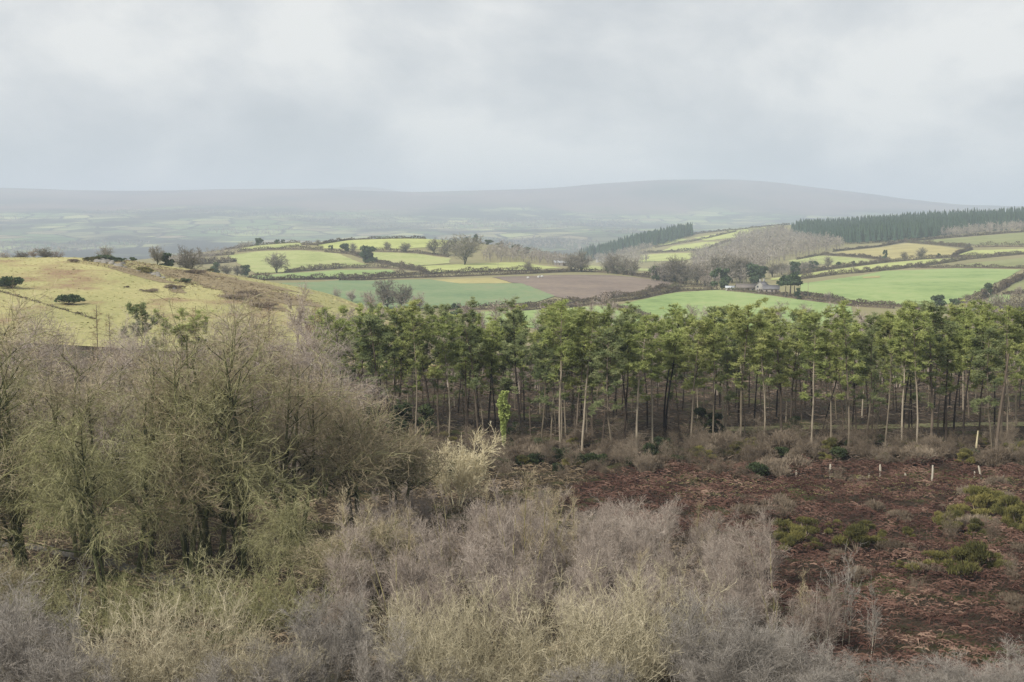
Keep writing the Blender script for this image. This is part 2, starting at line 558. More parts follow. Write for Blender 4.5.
def make_ground():
    nr, ncol = GZ.shape
    V = np.stack([GX, GYY, GZ], -1).reshape(-1, 3)
    i, j = np.meshgrid(np.arange(nr - 1), np.arange(ncol - 1), indexing='ij')
    a = (i * ncol + j).ravel()
    Q = np.stack([a, a + 1, a + ncol + 1, a + ncol], 1)
    me = raw_mesh('ground', V, Q, 4, smooth=True)
    # three covers of the land: woodland floor, farmland and scrub, far farmland and moor
    mw = ground_mat('woodland_floor', [srgb(40, 35, 27), srgb(64, 55, 44), srgb(90, 78, 64)], (7, .5), .6, .25,
                    second=(9, srgb(84, 92, 44), .52, .72))
    mf = ground_mat('rough_land', [srgb(112, 110, 76), srgb(140, 134, 98), srgb(152, 138, 112)], (60, 6), .5)
    far, t, b = principled('far_country', .95, .05)
    co = N(t, 'ShaderNodeTexCoord')
    mp = N(t, 'ShaderNodeMapping')
    mp.inputs['Scale'].default_value = (1, .55, 0)
    t.links.new(co.outputs['Object'], mp.inputs[0])
    nzw = N(t, 'ShaderNodeTexNoise')
    nzw.inputs['Scale'].default_value = 1 / 400
    nzw.inputs['Detail'].default_value = 2
    t.links.new(mp.outputs[0], nzw.inputs['Vector'])
    va = N(t, 'ShaderNodeVectorMath', operation='MULTIPLY_ADD')
    va.inputs[1].default_value = (110, 110, 0)
    t.links.new(nzw.outputs['Color'], va.inputs[0])
    t.links.new(mp.outputs[0], va.inputs[2])
    vo = N(t, 'ShaderNodeTexVoronoi', voronoi_dimensions='2D')
    vo.inputs['Scale'].default_value = 1 / 150
    t.links.new(va.outputs[0], vo.inputs['Vector'])
    ve = N(t, 'ShaderNodeTexVoronoi', voronoi_dimensions='2D', feature='DISTANCE_TO_EDGE')
    ve.inputs['Scale'].default_value = 1 / 150
    t.links.new(va.outputs[0], ve.inputs['Vector'])
    sp = N(t, 'ShaderNodeSeparateColor')
    t.links.new(vo.outputs['Color'], sp.inputs[0])
    fld = ramp(t, sp.outputs[0], [(0, srgb(92, 112, 78)), (.22, srgb(128, 142, 96)), (.42, srgb(172, 172, 122)), (.55, srgb(82, 84, 70)), (.72, srgb(118, 134, 92)), (.86, srgb(146, 134, 108)), (1, srgb(150, 160, 110))])
    edge = N(t, 'ShaderNodeMapRange')
    edge.inputs[1].default_value = .03
    edge.inputs[2].default_value = .10
    t.links.new(ve.outputs[0], edge.inputs[0])
    wd = N(t, 'ShaderNodeTexNoise')
    wd.inputs['Scale'].default_value = 1 / 700
    wd.inputs['Detail'].default_value = 6
    wd.inputs['Roughness'].default_value = .62
    t.links.new(mp.outputs[0], wd.inputs['Vector'])
    wdm = N(t, 'ShaderNodeMapRange')
    wdm.inputs[1].default_value = .46
    wdm.inputs[2].default_value = .55
    t.links.new(wd.outputs[0], wdm.inputs[0])
    dark = math_node(t, 'MAXIMUM', math_node(t, 'SUBTRACT', 1.0, edge.outputs[0]), wdm.outputs[0])
    m1 = N(t, 'ShaderNodeMix', data_type='RGBA')
    t.links.new(dark, m1.inputs[0])
    t.links.new(fld, m1.inputs[6])
    m1.inputs[7].default_value = (*srgb(62, 62, 54), 1)
    # moorland on the high ground
    mn = N(t, 'ShaderNodeTexNoise')
    mn.inputs['Scale'].default_value = 1 / 900
    mn.inputs['Detail'].default_value = 7
    t.links.new(mp.outputs[0], mn.inputs['Vector'])
    moor = ramp(t, mn.outputs[0], [(.3, srgb(62, 62, 52)), (.45, srgb(98, 84, 78)), (.58, srgb(124, 104, 96)), (.72, srgb(98, 100, 76))])
    ps = N(t, 'ShaderNodeSeparateXYZ')
    t.links.new(co.outputs['Object'], ps.inputs[0])
    hz = math_node(t, 'MULTIPLY_ADD', mn.outputs[0], 260.0, math_node(t, 'SUBTRACT', ps.outputs[2], 130.0))
    hm = N(t, 'ShaderNodeMapRange')
    hm.inputs[1].default_value = 85
    hm.inputs[2].default_value = 120
    t.links.new(hz, hm.inputs[0])
    m2 = N(t, 'ShaderNodeMix', data_type='RGBA')
    t.links.new(hm.outputs[0], m2.inputs[0])
    t.links.new(m1.outputs[2], m2.inputs[6])
    t.links.new(moor, m2.inputs[7])
    t.links.new(m2.outputs[2], b.inputs['Base Color'])
    for m in (mw, mf, far):
        me.materials.append(m)
    yc = YR[i.ravel()]
    idx = np.where(yc < 330, 0, np.where(yc < 3000, 1, 2)).astype(np.int32)
    me.polygons.foreach_set('material_index', idx)
    o = new_obj('ground', me, kind='structure')
    tag(o, 'rolling ground from the woodland floor to the far moorland')


make_ground()


def drape(name, poly, mat, off, step_px=9.0, label=None, yrange=(560, 1900), world_poly=False, kind='structure', rough=0.0):
    """a sheet lying on the land inside an outline; vertices follow the terrain"""
    if not world_poly:
        wp = [unproj(x, y, *yrange)[:2] for x, y in poly]
    else:
        wp = poly
    wp = [(x / max(Y, 80.0), Y) for x, Y in wp]
    # work in (u, log Y) so that the mesh is fine where it is near
    q = [(u * 12, math.log(Y) * 12) for u, Y in wp]
    per = []
    st = step_px / F * 12
    n = len(q)
    for k in range(n):
        a, b = q[k], q[(k + 1) % n]
        m = max(1, int(math.hypot(b[0] - a[0], b[1] - a[1]) / st))
        for s in range(m):
            f = s / m
            per.append((a[0] + (b[0] - a[0]) * f + (rough * st * (random.random() - .5) if s else 0), a[1] + (b[1] - a[1]) * f + (rough * st * (random.random() - .5) if s else 0)))
    xs = [p[0] for p in per]
    ys = [p[1] for p in per]
    inner = []
    x = min(xs)
    while x < max(xs):
        y = min(ys)
        while y < max(ys):
            inner.append((x + random.random() * st * .3, y + random.random() * st * .3))
            y += st
        x += st
    # keep the grid points that are inside the outline
    px_, py_ = np.array(inner).T if inner else (np.zeros(0), np.zeros(0))
    ins = np.zeros(len(px_), bool)
    A = np.array(per)
    for k in range(len(A)):
        x1, y1 = A[k]
        x2, y2 = A[(k + 1) % len(A)]
        c = ((y1 > py_) != (y2 > py_)) & (px_ < (x2 - x1) * (py_ - y1) / (y2 - y1 + 1e-12) + x1)
        ins ^= c
    pts = [Vector(p) for p in per] + [Vector((a, b)) for a, b, k in zip(px_, py_, ins) if k]
    vs, es, fs, _, _, _ = delaunay_2d_cdt(pts, [], [list(range(len(per)))], 1, 1e-7)
    U = np.array([v[0] for v in vs]) / 12
    Y = np.exp(np.array([v[1] for v in vs]) / 12)
    X = U * np.maximum(Y, 80)
    V = np.stack([X, Y, ground_uv(U, Y) + off], 1)
    tri = [f for f in fs if len(f) == 3]
    T = np.array(tri)
    # normals up
    a, b, c = V[T[:, 0]], V[T[:, 1]], V[T[:, 2]]
    nz_ = np.cross(b - a, c - a)[:, 2]
    T[nz_ < 0] = T[nz_ < 0][:, ::-1]
    me = raw_mesh(name, V, T, 3, smooth=True)
    o = new_obj(name, me, mat, kind=kind)
    if label:
        tag(o, label)
    return o


# ------------------------------------------------------------------ fields
GR = dict(
    lime=ground_mat('lime_pasture', [srgb(128, 134, 86), srgb(150, 158, 100), srgb(170, 174, 118), srgb(162, 154, 112)], (45, 5), .5, contrast=1.5, stripes=(.10, .22, 70)),
    green=ground_mat('green_pasture', [srgb(112, 132, 82), srgb(136, 156, 98), srgb(152, 168, 110), srgb(162, 164, 116)], (50, 6), .5, contrast=1.5, stripes=(.12, .22, -25)),
    blue=ground_mat('young_crop', [srgb(100, 120, 90), srgb(116, 136, 98), srgb(130, 144, 106), srgb(140, 136, 106)], (40, 4), .5, contrast=1.4, stripes=(.25, .18, 20)),
    plough=ground_mat('ploughed_earth', [srgb(104, 94, 86), srgb(128, 114, 104), srgb(148, 134, 116)], (40, 3.5), .5, contrast=1.5, stripes=(.22, .3, 35)),
    tan=ground_mat('stubble', [srgb(142, 132, 92), srgb(168, 158, 108), srgb(182, 172, 120)], (40, 4), .5, contrast=1.5),
    pale=ground_mat('pale_pasture', [srgb(146, 152, 96), srgb(170, 176, 110), srgb(186, 188, 128)], (40, 5), .5, contrast=1.5),
    olive=ground_mat('olive_pasture', [srgb(112, 116, 78), srgb(134, 138, 92), srgb(146, 146, 104)], (40, 5), .5, contrast=1.5),
)
# outline in image pixels, colour, label, range of distance searched
FIELDS = [
    ([(227, 256), (258, 251.8), (300, 251), (339, 254), (371, 265.5), (320, 267), (286, 272.5), (256, 274), (236, 262)], 'lime', 'bright pasture round the lone bare tree on the left hill'),
    ([(246, 276.5), (290, 273.5), (340, 270.5), (390, 270), (397, 272.5), (372, 276.5), (320, 278.2), (258, 279)], 'green', 'narrow green strip field below the lone bare tree'),
    ([(237, 250), (258, 244.6), (300, 242.5), (301, 246), (265, 249)], 'lime', 'small yellow-green field on the left hilltop'),
    ([(318, 245.5), (340, 242), (352, 240.2), (400, 239), (441, 240), (470, 244), (440, 247.5), (400, 249.5), (360, 249.8), (325, 249)], 'pale', 'long yellowish field along the brow of the left hill'),
    ([(373, 252.5), (415, 254), (450, 258.5), (450, 263.5), (411, 266.5), (390, 264), (373, 258)], 'lime', 'wedge-shaped pasture right of the round dark hedge tree'),
    ([(411, 267), (450, 265), (500, 263), (523, 262.5), (562, 268), (534, 270), (460, 272), (432, 272.6)], 'pale', 'bright yellow-green strip field above the long double hedge'),
    ([(275, 284), (340, 281), (429, 279.8), (460, 284), (522, 284), (555, 297), (535, 303), (460, 308), (420, 309), (310, 309)], 'blue', 'bluish green crop field in the middle distance'),
    ([(431, 280.3), (470, 278.7), (492, 278), (512, 283.7), (460, 284.2)], 'tan', 'tan strip at the top of the bluish crop field'),
    ([(492, 277.6), (534, 276.3), (572, 275.2), (611, 275.7), (637, 278), (681, 284), (681, 285.5), (626, 295), (580, 301), (555, 297.2), (522, 284), (511, 283)], 'plough', 'brown ploughed field in the middle distance'),
    ([(585, 263.5), (607, 264), (656, 269), (654, 271.5), (612, 271), (580, 269)], 'lime', 'sunny sliver of pasture behind the row of bare trees'),
    ([(618, 306), (675, 293.5), (717, 290.5), (749, 293.6), (796, 300), (852, 307.5), (852, 326), (760, 330), (650, 330), (630, 312)], 'green', 'large green pasture below the farmhouse'),
    ([(470, 313), (565, 309), (603, 306.5), (655, 322), (650, 329), (560, 330), (470, 325)], 'green', 'green corner of pasture left of the sloping hedge'),
    ([(800, 284), (860, 276), (885, 271.3), (955, 268.8), (1022, 269.8), (1007, 278), (982, 291), (955, 303), (921, 309), (894, 306), (860, 303), (800, 294)], 'green', 'largest green pasture right of the farmhouse pines'),
    ([(770, 279), (835, 270), (880, 264), (923, 260), (965, 258), (963, 259.7), (923, 265), (860, 272.5), (800, 277.5), (772, 280.5)], 'pale', 'long pale yellow strip field above the largest pasture'),
    ([(787, 261), (819, 256), (867, 259.5), (873, 262), (844, 266), (800, 264)], 'lime', 'green field beside the mauve bare wood'),
    ([(833, 252.8), (880, 248), (908, 243.3), (940, 246.6), (963, 250.2), (950, 256), (923, 259), (892, 261), (870, 258)], 'tan', 'tan field below the dark conifer plantation'),
    ([(915, 241.3), (960, 238), (1035, 231.8), (1040, 245), (975, 245), (952, 243.6)], 'olive', 'upper green field at the right edge below the copse'),
    ([(973, 250.5), (1040, 248.5), (1040, 252.5), (982, 256), (957, 255)], 'pale', 'narrow yellowish field at the right edge between thick hedges'),
    ([(974.5, 263), (1040, 256.5), (1040, 268), (955, 267)], 'olive', 'dull green field at the right edge above the largest pasture'),
    ([(990, 296), (1011, 295.5), (1009, 302), (988, 306)], 'green', 'small green paddock beside the dark hedge tree'),
    ([(957, 308), (977, 306), (980, 318), (960, 319)], 'green', 'tiny green paddock just above the pine tops'),
    ([(1012, 284), (1040, 276), (1040, 292), (1007, 292)], 'olive', 'rough olive field corner at the right edge'),
]
R2 = (1750, 2800)
FIELDS2 = [
    ([(694, 238), (733, 232), (762, 229), (738, 238), (706, 241)], 'pale', 'pale field high on the far wooded slope'),
    ([(672, 246.5), (702, 242.5), (731, 241.5), (729, 245), (702, 250.6), (660, 252.5)], 'pale', 'middle pale field on the far wooded slope'),
    ([(640, 255.5), (702, 252.8), (706, 255), (683, 261), (640, 262)], 'pale', 'lowest pale field on the far wooded slope'),
    ([(640, 244), (681, 238.6), (688, 240), (664, 246)], 'lime', 'small green field beside the far conifer hill'),
    ([(712, 231), (760, 227), (787, 224.9), (768, 229.8), (739, 231.8)], 'lime', 'green field on the skyline left of the plantation'),
]
for k, (poly, c, lab) in enumerate(FIELDS):
    drape('field', poly, GR[c], .30 + .02 * (k % 4), label=lab, yrange=(575, 1900), rough=.25)
for k, (poly, c, lab) in enumerate(FIELDS2):
    drape('field', poly, GR[c], .55, label=lab, yrange=R2, rough=.25)
drape('field', [(862, 277.6), (880, 276.4), (880, 278.4), (864, 279)], GR['tan'], .5, step_px=4, label='pale worn patch in the largest green pasture', yrange=(600, 1500), rough=.3)

# the near hill on the left: grass sheet over the spur
hill_poly = []
for px in range(-160, 441, 30):
    hill_poly.append(((px - W / 2) / F * 530, 530))
for px in range(440, -161, -30):
    hill_poly.append(((px - W / 2) / F * 290, 290))
M_HILL = ground_mat('hill_grass', [srgb(130, 131, 84), srgb(156, 153, 103), srgb(177, 169, 119), srgb(190, 180, 137)], (24, 1.4), .6, .3,
                    aniso=(1, .7, 1), second=(22, srgb(146, 124, 96), .52, .66))
drape('pasture_hill', hill_poly, M_HILL, .12, step_px=7, world_poly=True, label='yellow-green grassy hill behind the left-hand trees')
M_BRKHILL = ground_mat('dead_bracken_turf', [srgb(108, 97, 76), srgb(138, 124, 96), srgb(162, 148, 114)], (14, 1.2), .6, .3)
for poly, lab in [
    ([(150, 268), (168, 270), (200, 272), (240, 279), (212, 284), (190, 282), (165, 276)], 'brown bracken turf along the brow right of the rocks'),
    ([(222, 292), (245, 293), (272, 302), (290, 312), (262, 310), (236, 300)], 'brown bracken patch low on the grassy hill'),
    ([(225, 278), (270, 285), (300, 293), (270, 291), (238, 284)], 'tan bracken streak below the hill brow'),
    ([(185, 276), (215, 277), (258, 288), (300, 299), (330, 309), (290, 306), (240, 294), (205, 288)], 'rough tan slope running down right from the rocks'),
    ([(108, 266), (128, 268), (150, 275), (176, 284), (160, 283), (130, 275), (110, 269)], 'dark heathy strip below the boulders on the brow'),
    ([(165, 286), (180, 288), (187, 294), (172, 293)], 'small bracken patch in the grass below the rocks'),
]:
    drape('bracken_turf', poly, M_BRKHILL, .22, step_px=4, label=lab, yrange=(300, 530), rough=.8)

# woodland track and grassy ride
M_TRACK = ground_mat('gravel_track', [srgb(74, 71, 64), srgb(98, 94, 87), srgb(116, 111, 102)], (3, .3), .6, .1)
def strip(px_list, wid, Z=0):
    pts = [unproj(x, y, 60, 300)[:2] for x, y in px_list]
    L, R = [], []
    for k, (x, y) in enumerate(pts):
        a = pts[max(k - 1, 0)]
        b = pts[min(k + 1, len(pts) - 1)]
        d = Vector((b[0] - a[0], b[1] - a[1])).normalized()
        L.append((x - d.y * wid / 2, y + d.x * wid / 2))
        R.append((x + d.y * wid / 2, y - d.x * wid / 2))
    return L + R[::-1]
drape('path', strip([(-60, 538), (40, 548), (105, 562), (160, 578), (235, 602), (300, 632)], 2.0), M_TRACK, .05, step_px=6, world_poly=True, label='grey woodland track under the beeches')
M_RIDE = ground_mat('mossy_ride', [srgb(112, 110, 76), srgb(138, 136, 96), srgb(158, 152, 122)], (4, .5), .6, .1)
drape('path', strip([(700, 430), (800, 428), (900, 427), (1060, 424)], 4.0), M_RIDE, .05, step_px=8, world_poly=True, label='pale grassy ride behind the pine trunks')

# ================================================================== VEGETATION MATERIALS
C = srgb
M = dict(
    beech_bark=veg_mat('mossy_beech_bark', [C(30, 33, 20), C(50, 55, 31), C(78, 82, 52), C(110, 108, 80)], .25, (1.2, .45)),
    beech_twig=veg_mat('beech_twigs', [C(111, 101, 79), C(148, 135, 109), C(180, 167, 139), C(203, 193, 163)], .4, (4, .25)),
    moss_twig=veg_mat('mossy_twigs', [C(94, 95, 60), C(132, 130, 90), C(166, 162, 122), C(193, 188, 154)], .35, (3, .3)),
    mauve_twig=veg_mat('mauve_twigs', [C(115, 104, 94), C(147, 135, 124), C(173, 161, 149), C(192, 180, 168)], .4, (4, .25)),
    grey_twig=veg_mat('grey_birch_twigs', [C(108, 104, 98), C(136, 130, 122), C(160, 153, 144), C(178, 170, 160)], .3, (4, .2)),
    hazel_twig=veg_mat('hazel_stems', [C(119, 112, 90), C(156, 148, 122), C(187, 177, 150), C(214, 204, 176)], .3, (2, .3)),
    pale_twig=veg_mat('bleached_twigs', [C(164, 152, 120), C(194, 182, 148), C(214, 204, 172), C(226, 218, 190)], .2, (2, .2)),
    birch_bark=veg_mat('birch_bark', [C(120, 114, 98), C(164, 158, 144), C(196, 190, 178)], .3, (1, .4)),
    lichen=veg_mat('lichened_stems', [C(98, 94, 58), C(134, 127, 86), C(164, 156, 116)], .3, (1, .3)),
    pine_bark=veg_mat('pine_bark', [C(32, 29, 26), C(56, 49, 43), C(84, 74, 64), C(120, 108, 94)], 1.0, (1.5, .3)),
    pine_pale=veg_mat('pale_pine_bark', [C(104, 95, 80), C(141, 130, 113), C(173, 162, 143)], .5, (1.2, .4)),  # light on the front trunks is put into this paler bark
    pine_green=veg_mat('pine_needles', [C(86, 100, 60), C(135, 147, 88), C(179, 187, 118), C(216, 219, 148)], .3, (2.5, .35), trans=.38),
    pine_blue=veg_mat('bluish_pine_needles', [C(76, 90, 62), C(116, 128, 88), C(154, 162, 114), C(184, 188, 142)], .3, (2.5, .35), trans=.38),
    pine_gold=veg_mat('yellowish_pine_needles', [C(93, 104, 63), C(137, 146, 88), C(176, 181, 116), C(211, 211, 144)], .3, (2.5, .35), trans=.38),
    pine_litter=veg_mat('pine_litter', [C(60, 50, 41), C(92, 78, 65), C(125, 109, 94), C(152, 136, 121)], .0, (5, .4)),  # browns toned to carry the shade under the pines
    hill_tuft=veg_mat('hill_grass_tufts', [C(124, 123, 82), C(152, 148, 102), C(174, 166, 118), C(188, 178, 138)], .0, (18, .4)),
    ridge_tuft=veg_mat('ridge_bracken_tufts', [C(86, 76, 60), C(122, 108, 86), C(148, 134, 106), C(164, 152, 122)], .0, (8, .4)),
    ivy=veg_mat('ivy_leaves', [C(130, 144, 80), C(162, 174, 102), C(190, 198, 132)], .1, (1, .3), trans=.2),
    holly=veg_mat('evergreen_leaves', [C(36, 45, 29), C(58, 69, 43), C(88, 97, 63)], .4, (1, .3)),
    gorse=veg_mat('gorse_sprays', [C(54, 55, 32), C(88, 87, 50), C(120, 115, 66), C(148, 138, 84)], .4, (.8, .35)),
    bramble=veg_mat('bramble_tangle', [C(70, 62, 50), C(104, 92, 78), C(134, 121, 104), C(154, 142, 124)], .5, (1.5, .3)),
    bracken=veg_mat('dead_bracken', [C(46, 31, 28), C(82, 59, 51), C(114, 88, 76), C(158, 136, 118)], .0, (6, .4)),
    litter=veg_mat('woodland_litter', [C(76, 67, 46), C(113, 99, 78), C(147, 131, 110), C(138, 140, 85)], .0, (6, .4)),
    hedge=veg_mat('winter_hedge', [C(60, 52, 43), C(82, 72, 60), C(104, 94, 78), C(98, 100, 68)], .4, (9, .35)),
    far_bare=veg_mat('far_bare_twigs', [C(100, 95, 85), C(130, 124, 110), C(152, 146, 130)], .5, (5, .2)),
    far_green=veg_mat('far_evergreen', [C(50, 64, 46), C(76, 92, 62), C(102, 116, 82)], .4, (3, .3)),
    far_conifer=veg_mat('far_conifers', [C(34, 52, 42), C(48, 68, 52), C(66, 84, 62)], .0, (60, .25)),
    far_wood=veg_mat('far_bare_wood', [C(90, 84, 78), C(124, 116, 108), C(152, 144, 132), C(120, 120, 100)], .0, (60, .4)),
    bough=veg_mat('mossy_boughs', [C(78, 82, 50), C(120, 120, 80), C(160, 156, 118), C(190, 185, 152)], .3, (1.5, .35)),
    larch=veg_mat('larch_twigs', [C(110, 92, 72), C(138, 118, 94), C(160, 140, 114)], .3, (3, .2)),
)


def two(mb_a, mb_b, name, ma, mbm, part=('trunk', 'crown')):
    a = mb_a.mesh(name + '_' + part[0], smooth=True)
    a.materials.append(ma)
    b = mb_b.mesh(name + '_' + part[1])
    b.materials.append(mbm)
    return [(part[0], a), (part[1], b)]


# ------------------------------------------------------------------ species
def beech(seed, nstem=3, droop=0.0, twig='beech_twig', h=23.0, ntw=9200, width=1.0, low=.2, bough='bough'):
    g = np.random.default_rng(seed)
    A, B, K = MB(), MB(), MB()
    P0, R0 = stems(nstem, h * .86, 1.1, 15 if nstem > 1 else 4, 12, .26, .055, g, up=.06, hs=.1)
    R0[:, -1] *= .6
    tubes(A, P0, R0, 7, g)
    crown = lambda t, pos: np.clip(1.15 - .75 * np.clip((pos[:, 2] / h - .25) / .75, 0, 1) ** 1.6, .2, 1.3)
    P1, R1 = children(P0, R0, 24 * nstem if nstem < 3 else 62, low, .97, (50, 15), (4.2 * width, 7.4 * width), 10, .13, (0, 0, .06 - droop * .4), .55, .045, g, .3, crown,
                      curve=lambda q: 1.4 - 1.6 * q)
    tubes(A, P1[:, :5], R1[:, :5], 5, g)
    tubes(K, P1[:, 4:], R1[:, 4:], 4, g)
    P2, R2_ = children(P1, R1, 470, .18, 1.0, (44, 15), (1.6, 3.8), 7, .18, (0, 0, -.03 - droop), .6, .028, g, .4)
    tubes(K, P2, R2_, 3, g)
    P3, R3 = children(P2, R2_, 2900, .1, 1.0, (44, 14), (.7, 1.9), 5, .18, (0, 0, -.02 - droop), .6, .012, g, .6)
    tubes(B, P3, R3, 2, g)
    P4, R4 = children(P3, R3, ntw, .1, 1.0, (38, 14), (.35, .95), 3, .15, (0, 0, .06 - droop * .8), .7, .0085, g, .7)
    tubes(B, P4, R4, 2, g)
    k = K.mesh('beech_boughs', smooth=True)
    k.materials.append(M[bough])
    return two(A, B, 'beech', M['beech_bark'], M[twig]) + [('boughs', k)]


def thicket_tree(seed, h=7.0, nstem=4, twig='mauve_twig', bark='mauve_twig', ntw=5200, lean=16, spread=.5, r=.05, up=.05, len1=(1.4, 2.6), fine=.0065, rise=.10, name='sapling'):
    g = np.random.default_rng(seed)
    A, B = MB(), MB()
    P0, R0 = stems(nstem, h, spread, lean, 10, r, .06, g, up=up, hs=.25)
    tubes(A, P0, R0, 4, g)
    sh = lambda t, pos: np.clip(1.15 - .8 * t, .25, 1)
    P1, R1 = children(P0, R0, max(60, nstem * 16), .18, .98, (40, 12), len1, 6, .10, (0, 0, rise), .6, fine * 1.8, g, .4, sh)
    tubes(B, P1, R1, 3, g)
    P2, R2_ = children(P1, R1, ntw // 5, .1, 1.0, (36, 12), (.5, 1.2), 4, .13, (0, 0, rise * .8), .6, fine * 1.3, g, .6)
    tubes(B, P2, R2_, 2, g)
    P3, R3 = children(P2, R2_, ntw, .05, 1.0, (42, 14), (.16, .55), 3, .18, (0, 0, rise * .7), .7, fine, g, .7)
    tubes(B, P3, R3, 2, g)
    return two(A, B, name, M[bark], M[twig])


def hazel(seed, h=5.5, nstem=95, twig='hazel_twig', spread=1.3, lean=46, ntw=8000):
    g = np.random.default_rng(seed)
    A, B = MB(), MB()
    P0, R0 = stems(nstem, h, spread, lean, 9, .024, .10, g, up=.05, hs=.45)
    tubes(A, P0, R0, 3, g)
    P1, R1 = children(P0, R0, nstem * 7, .2, .98, (38, 14), (.5, 1.5), 5, .16, (0, 0, .07), .6, .009, g, .6)
    tubes(B, P1, R1, 2, g)
    P2, R2_ = children(P1, R1, ntw, .05, 1.0, (42, 14), (.15, .5), 3, .18, (0, 0, .05), .7, .006, g, .7)
    tubes(B, P2, R2_, 2, g)
    return two(A, B, 'hazel', M[twig], M[twig], ('stem_cluster', 'twigs'))


def leafy(seed, h=2.2, w=2.4, n=2600, leaf=(.16, .30), mat='gorse', upw=.7, lumps=9, stemmat='bramble', name='bush', clump=.42, wid=.35):
    g = np.random.default_rng(seed)
    A, B = MB(), MB()
    c = np.stack([g.normal(0, w * .23, lumps), g.normal(0, w * .23, lumps), h * (.25 + .5 * g.random(lumps))], 1)
    P = np.zeros((lumps, 4, 3))
    for q in range(4):
        P[:, q] = c * (q / 3) + np.array([0, 0, -.1 * (q == 0)])
    tubes(A, P, np.tile(np.linspace(.05, .02, 4), (lumps, 1)) * h / 2, 4, g)
    idx = g.integers(0, lumps, n)
    rad = (clump * w * (.6 + .5 * g.random(lumps)))[idx] * .75
    d = norm(g.normal(size=(n, 3)))
    d[:, 2] = np.abs(d[:, 2]) * 1.0 - .35 * g.random(n)
    ctr = c[idx] + d * (rad * (.55 + .45 * g.random(n)))[:, None] * np.array([1, 1, .8])
    ctr[:, 2] = np.maximum(ctr[:, 2], .03)
    D = norm(d + np.array([0, 0, upw]) + .5 * g.normal(size=d.shape))
    L = leaf[0] + (leaf[1] - leaf[0]) * g.random(n)
    lum = g.random(lumps)[idx] * .6 + g.random(n) * .4
    blades(B, ctr, D, L, L * wid, g, lum)
    return two(A, B, name, M[stemmat], M[mat], ('stem_cluster', 'foliage'))


def pine(seed, h=18.5, bare=.5, mat='pine_pale', dens=1.0, green='pine_green', width=1.0, rt=.14, lean=2.5, flat=0.0):
    g = np.random.default_rng(seed)
    A, B = MB(), MB()
    P0, R0 = stems(1, h, .05, lean, 14, rt, .03, g, up=.05, hs=0)
    P0[..., 2] *= h / P0[0, -1, 2]
    R0[:] = rt * np.linspace(1, .2, 14)[None]
    tubes(A, P0, R0, 7, g)
    lob = g.random(5) * 6
    def sh(t, pos):
        x = np.clip((1.05 - t) / (1.05 - bare), 0, 1)
        prof = (1 - flat) * np.clip(np.sin(x ** .75 * 2.5), .15, 1) + flat * np.clip(1.1 - x, .2, 1)
        return prof * (.35 + .85 * g.random(len(t))) * (1 + .3 * np.sin(t * 23 + lob[0]))
    P1, R1 = children(P0, R0, int(40 * dens), bare, .99, (74, 14), (1.9 * width, 3.5 * width), 6, .12, (0, 0, .05), .45, .028, g, .4, sh)
    Pl, Rl = children(P0, R0, 4, max(.25, bare - .14), bare, (80, 12), (.8, 2.2), 6, .14, (0, 0, -.02), .4, .022, g, .4)
    P1, R1 = np.concatenate([P1, Pl]), np.concatenate([R1, Rl])
    tubes(A, P1, R1, 4, g)
    Pd, Rd = children(P0, R0, 30, .12, bare + .1, (84, 14), (.4, 1.9), 4, .16, (0, 0, -.06), .2, .013, g, .5)
    tubes(A, Pd, Rd, 3, g)
    P2, R2_ = children(P1, R1, int(135 * dens), .5, 1.0, (50, 14), (.45, 1.15), 4, .14, (0, 0, .03), .5, .013, g, .6)
    tubes(A, P2, R2_, 3, g)
    nt_ = int(1080 * dens)
    idx = g.integers(0, len(P2), nt_)
    t = .2 + .8 * g.random(nt_)
    f = t * 3
    i = np.minimum(f.astype(int), 2)
    a = (f - i)[:, None]
    base = P2[idx, i] * (1 - a) + P2[idx, i + 1] * a + g.normal(0, .14, (nt_, 3)) * np.array([1, 1, .4])
    top = P0[0, -1] + np.stack([g.normal(0, .22, 50), g.normal(0, .22, 50), -1.8 * g.random(50) ** 1.5], 1)
    base = np.concatenate([base, top])
    lum = np.concatenate([g.random(len(P2))[idx] * .65 + .1 * g.random(nt_), .4 + .4 * g.random(50)])
    k = 9
    C_ = np.repeat(base, k, 0)
    D = norm(g.normal(size=C_.shape) * np.array([1, 1, .55]) + np.array([0, 0, .4]))
    L = .20 + .30 * g.random(len(C_))
    blades(B, C_ + D * (L * .45)[:, None], D, L, .04 + .045 * g.random(len(C_)), g, np.clip(np.repeat(lum, k) + .3 * g.random(len(C_)), 0, 1))
    return two(A, B, 'pine', M[mat], M[green])


def crown_top(parts):
    me = parts[1][1]
    co = np.zeros(len(me.vertices) * 3, np.float32)
    me.vertices.foreach_get('co', co)
    return float(np.percentile(co[2::3], 99.8))


def larch(seed, h=16.0):
    g = np.random.default_rng(seed)
    A, B = MB(), MB()
    P0, R0 = stems(1, h, .02, 1, 12, .14, .01, g, up=.1, hs=0)
    P0[..., 2] *= h / P0[0, -1, 2]
    tubes(A, P0, R0, 5, g)
    P1, R1 = children(P0, R0, 120, .25, .99, (84, 8), (1.0, 2.4), 5, .06, (0, 0, .05), .3, .014, g, .5, lambda t, p: np.clip(1.25 - t, .12, 1))
    tubes(B, P1, R1, 3, g)
    P2, R2_ = children(P1, R1, 1700, .1, 1, (60, 14), (.2, .6), 3, .12, (0, 0, -.04), .6, .009, g, .6)
    tubes(B, P2, R2_, 2, g)
    return two(A, B, 'larch', M['pine_bark'], M['larch'])


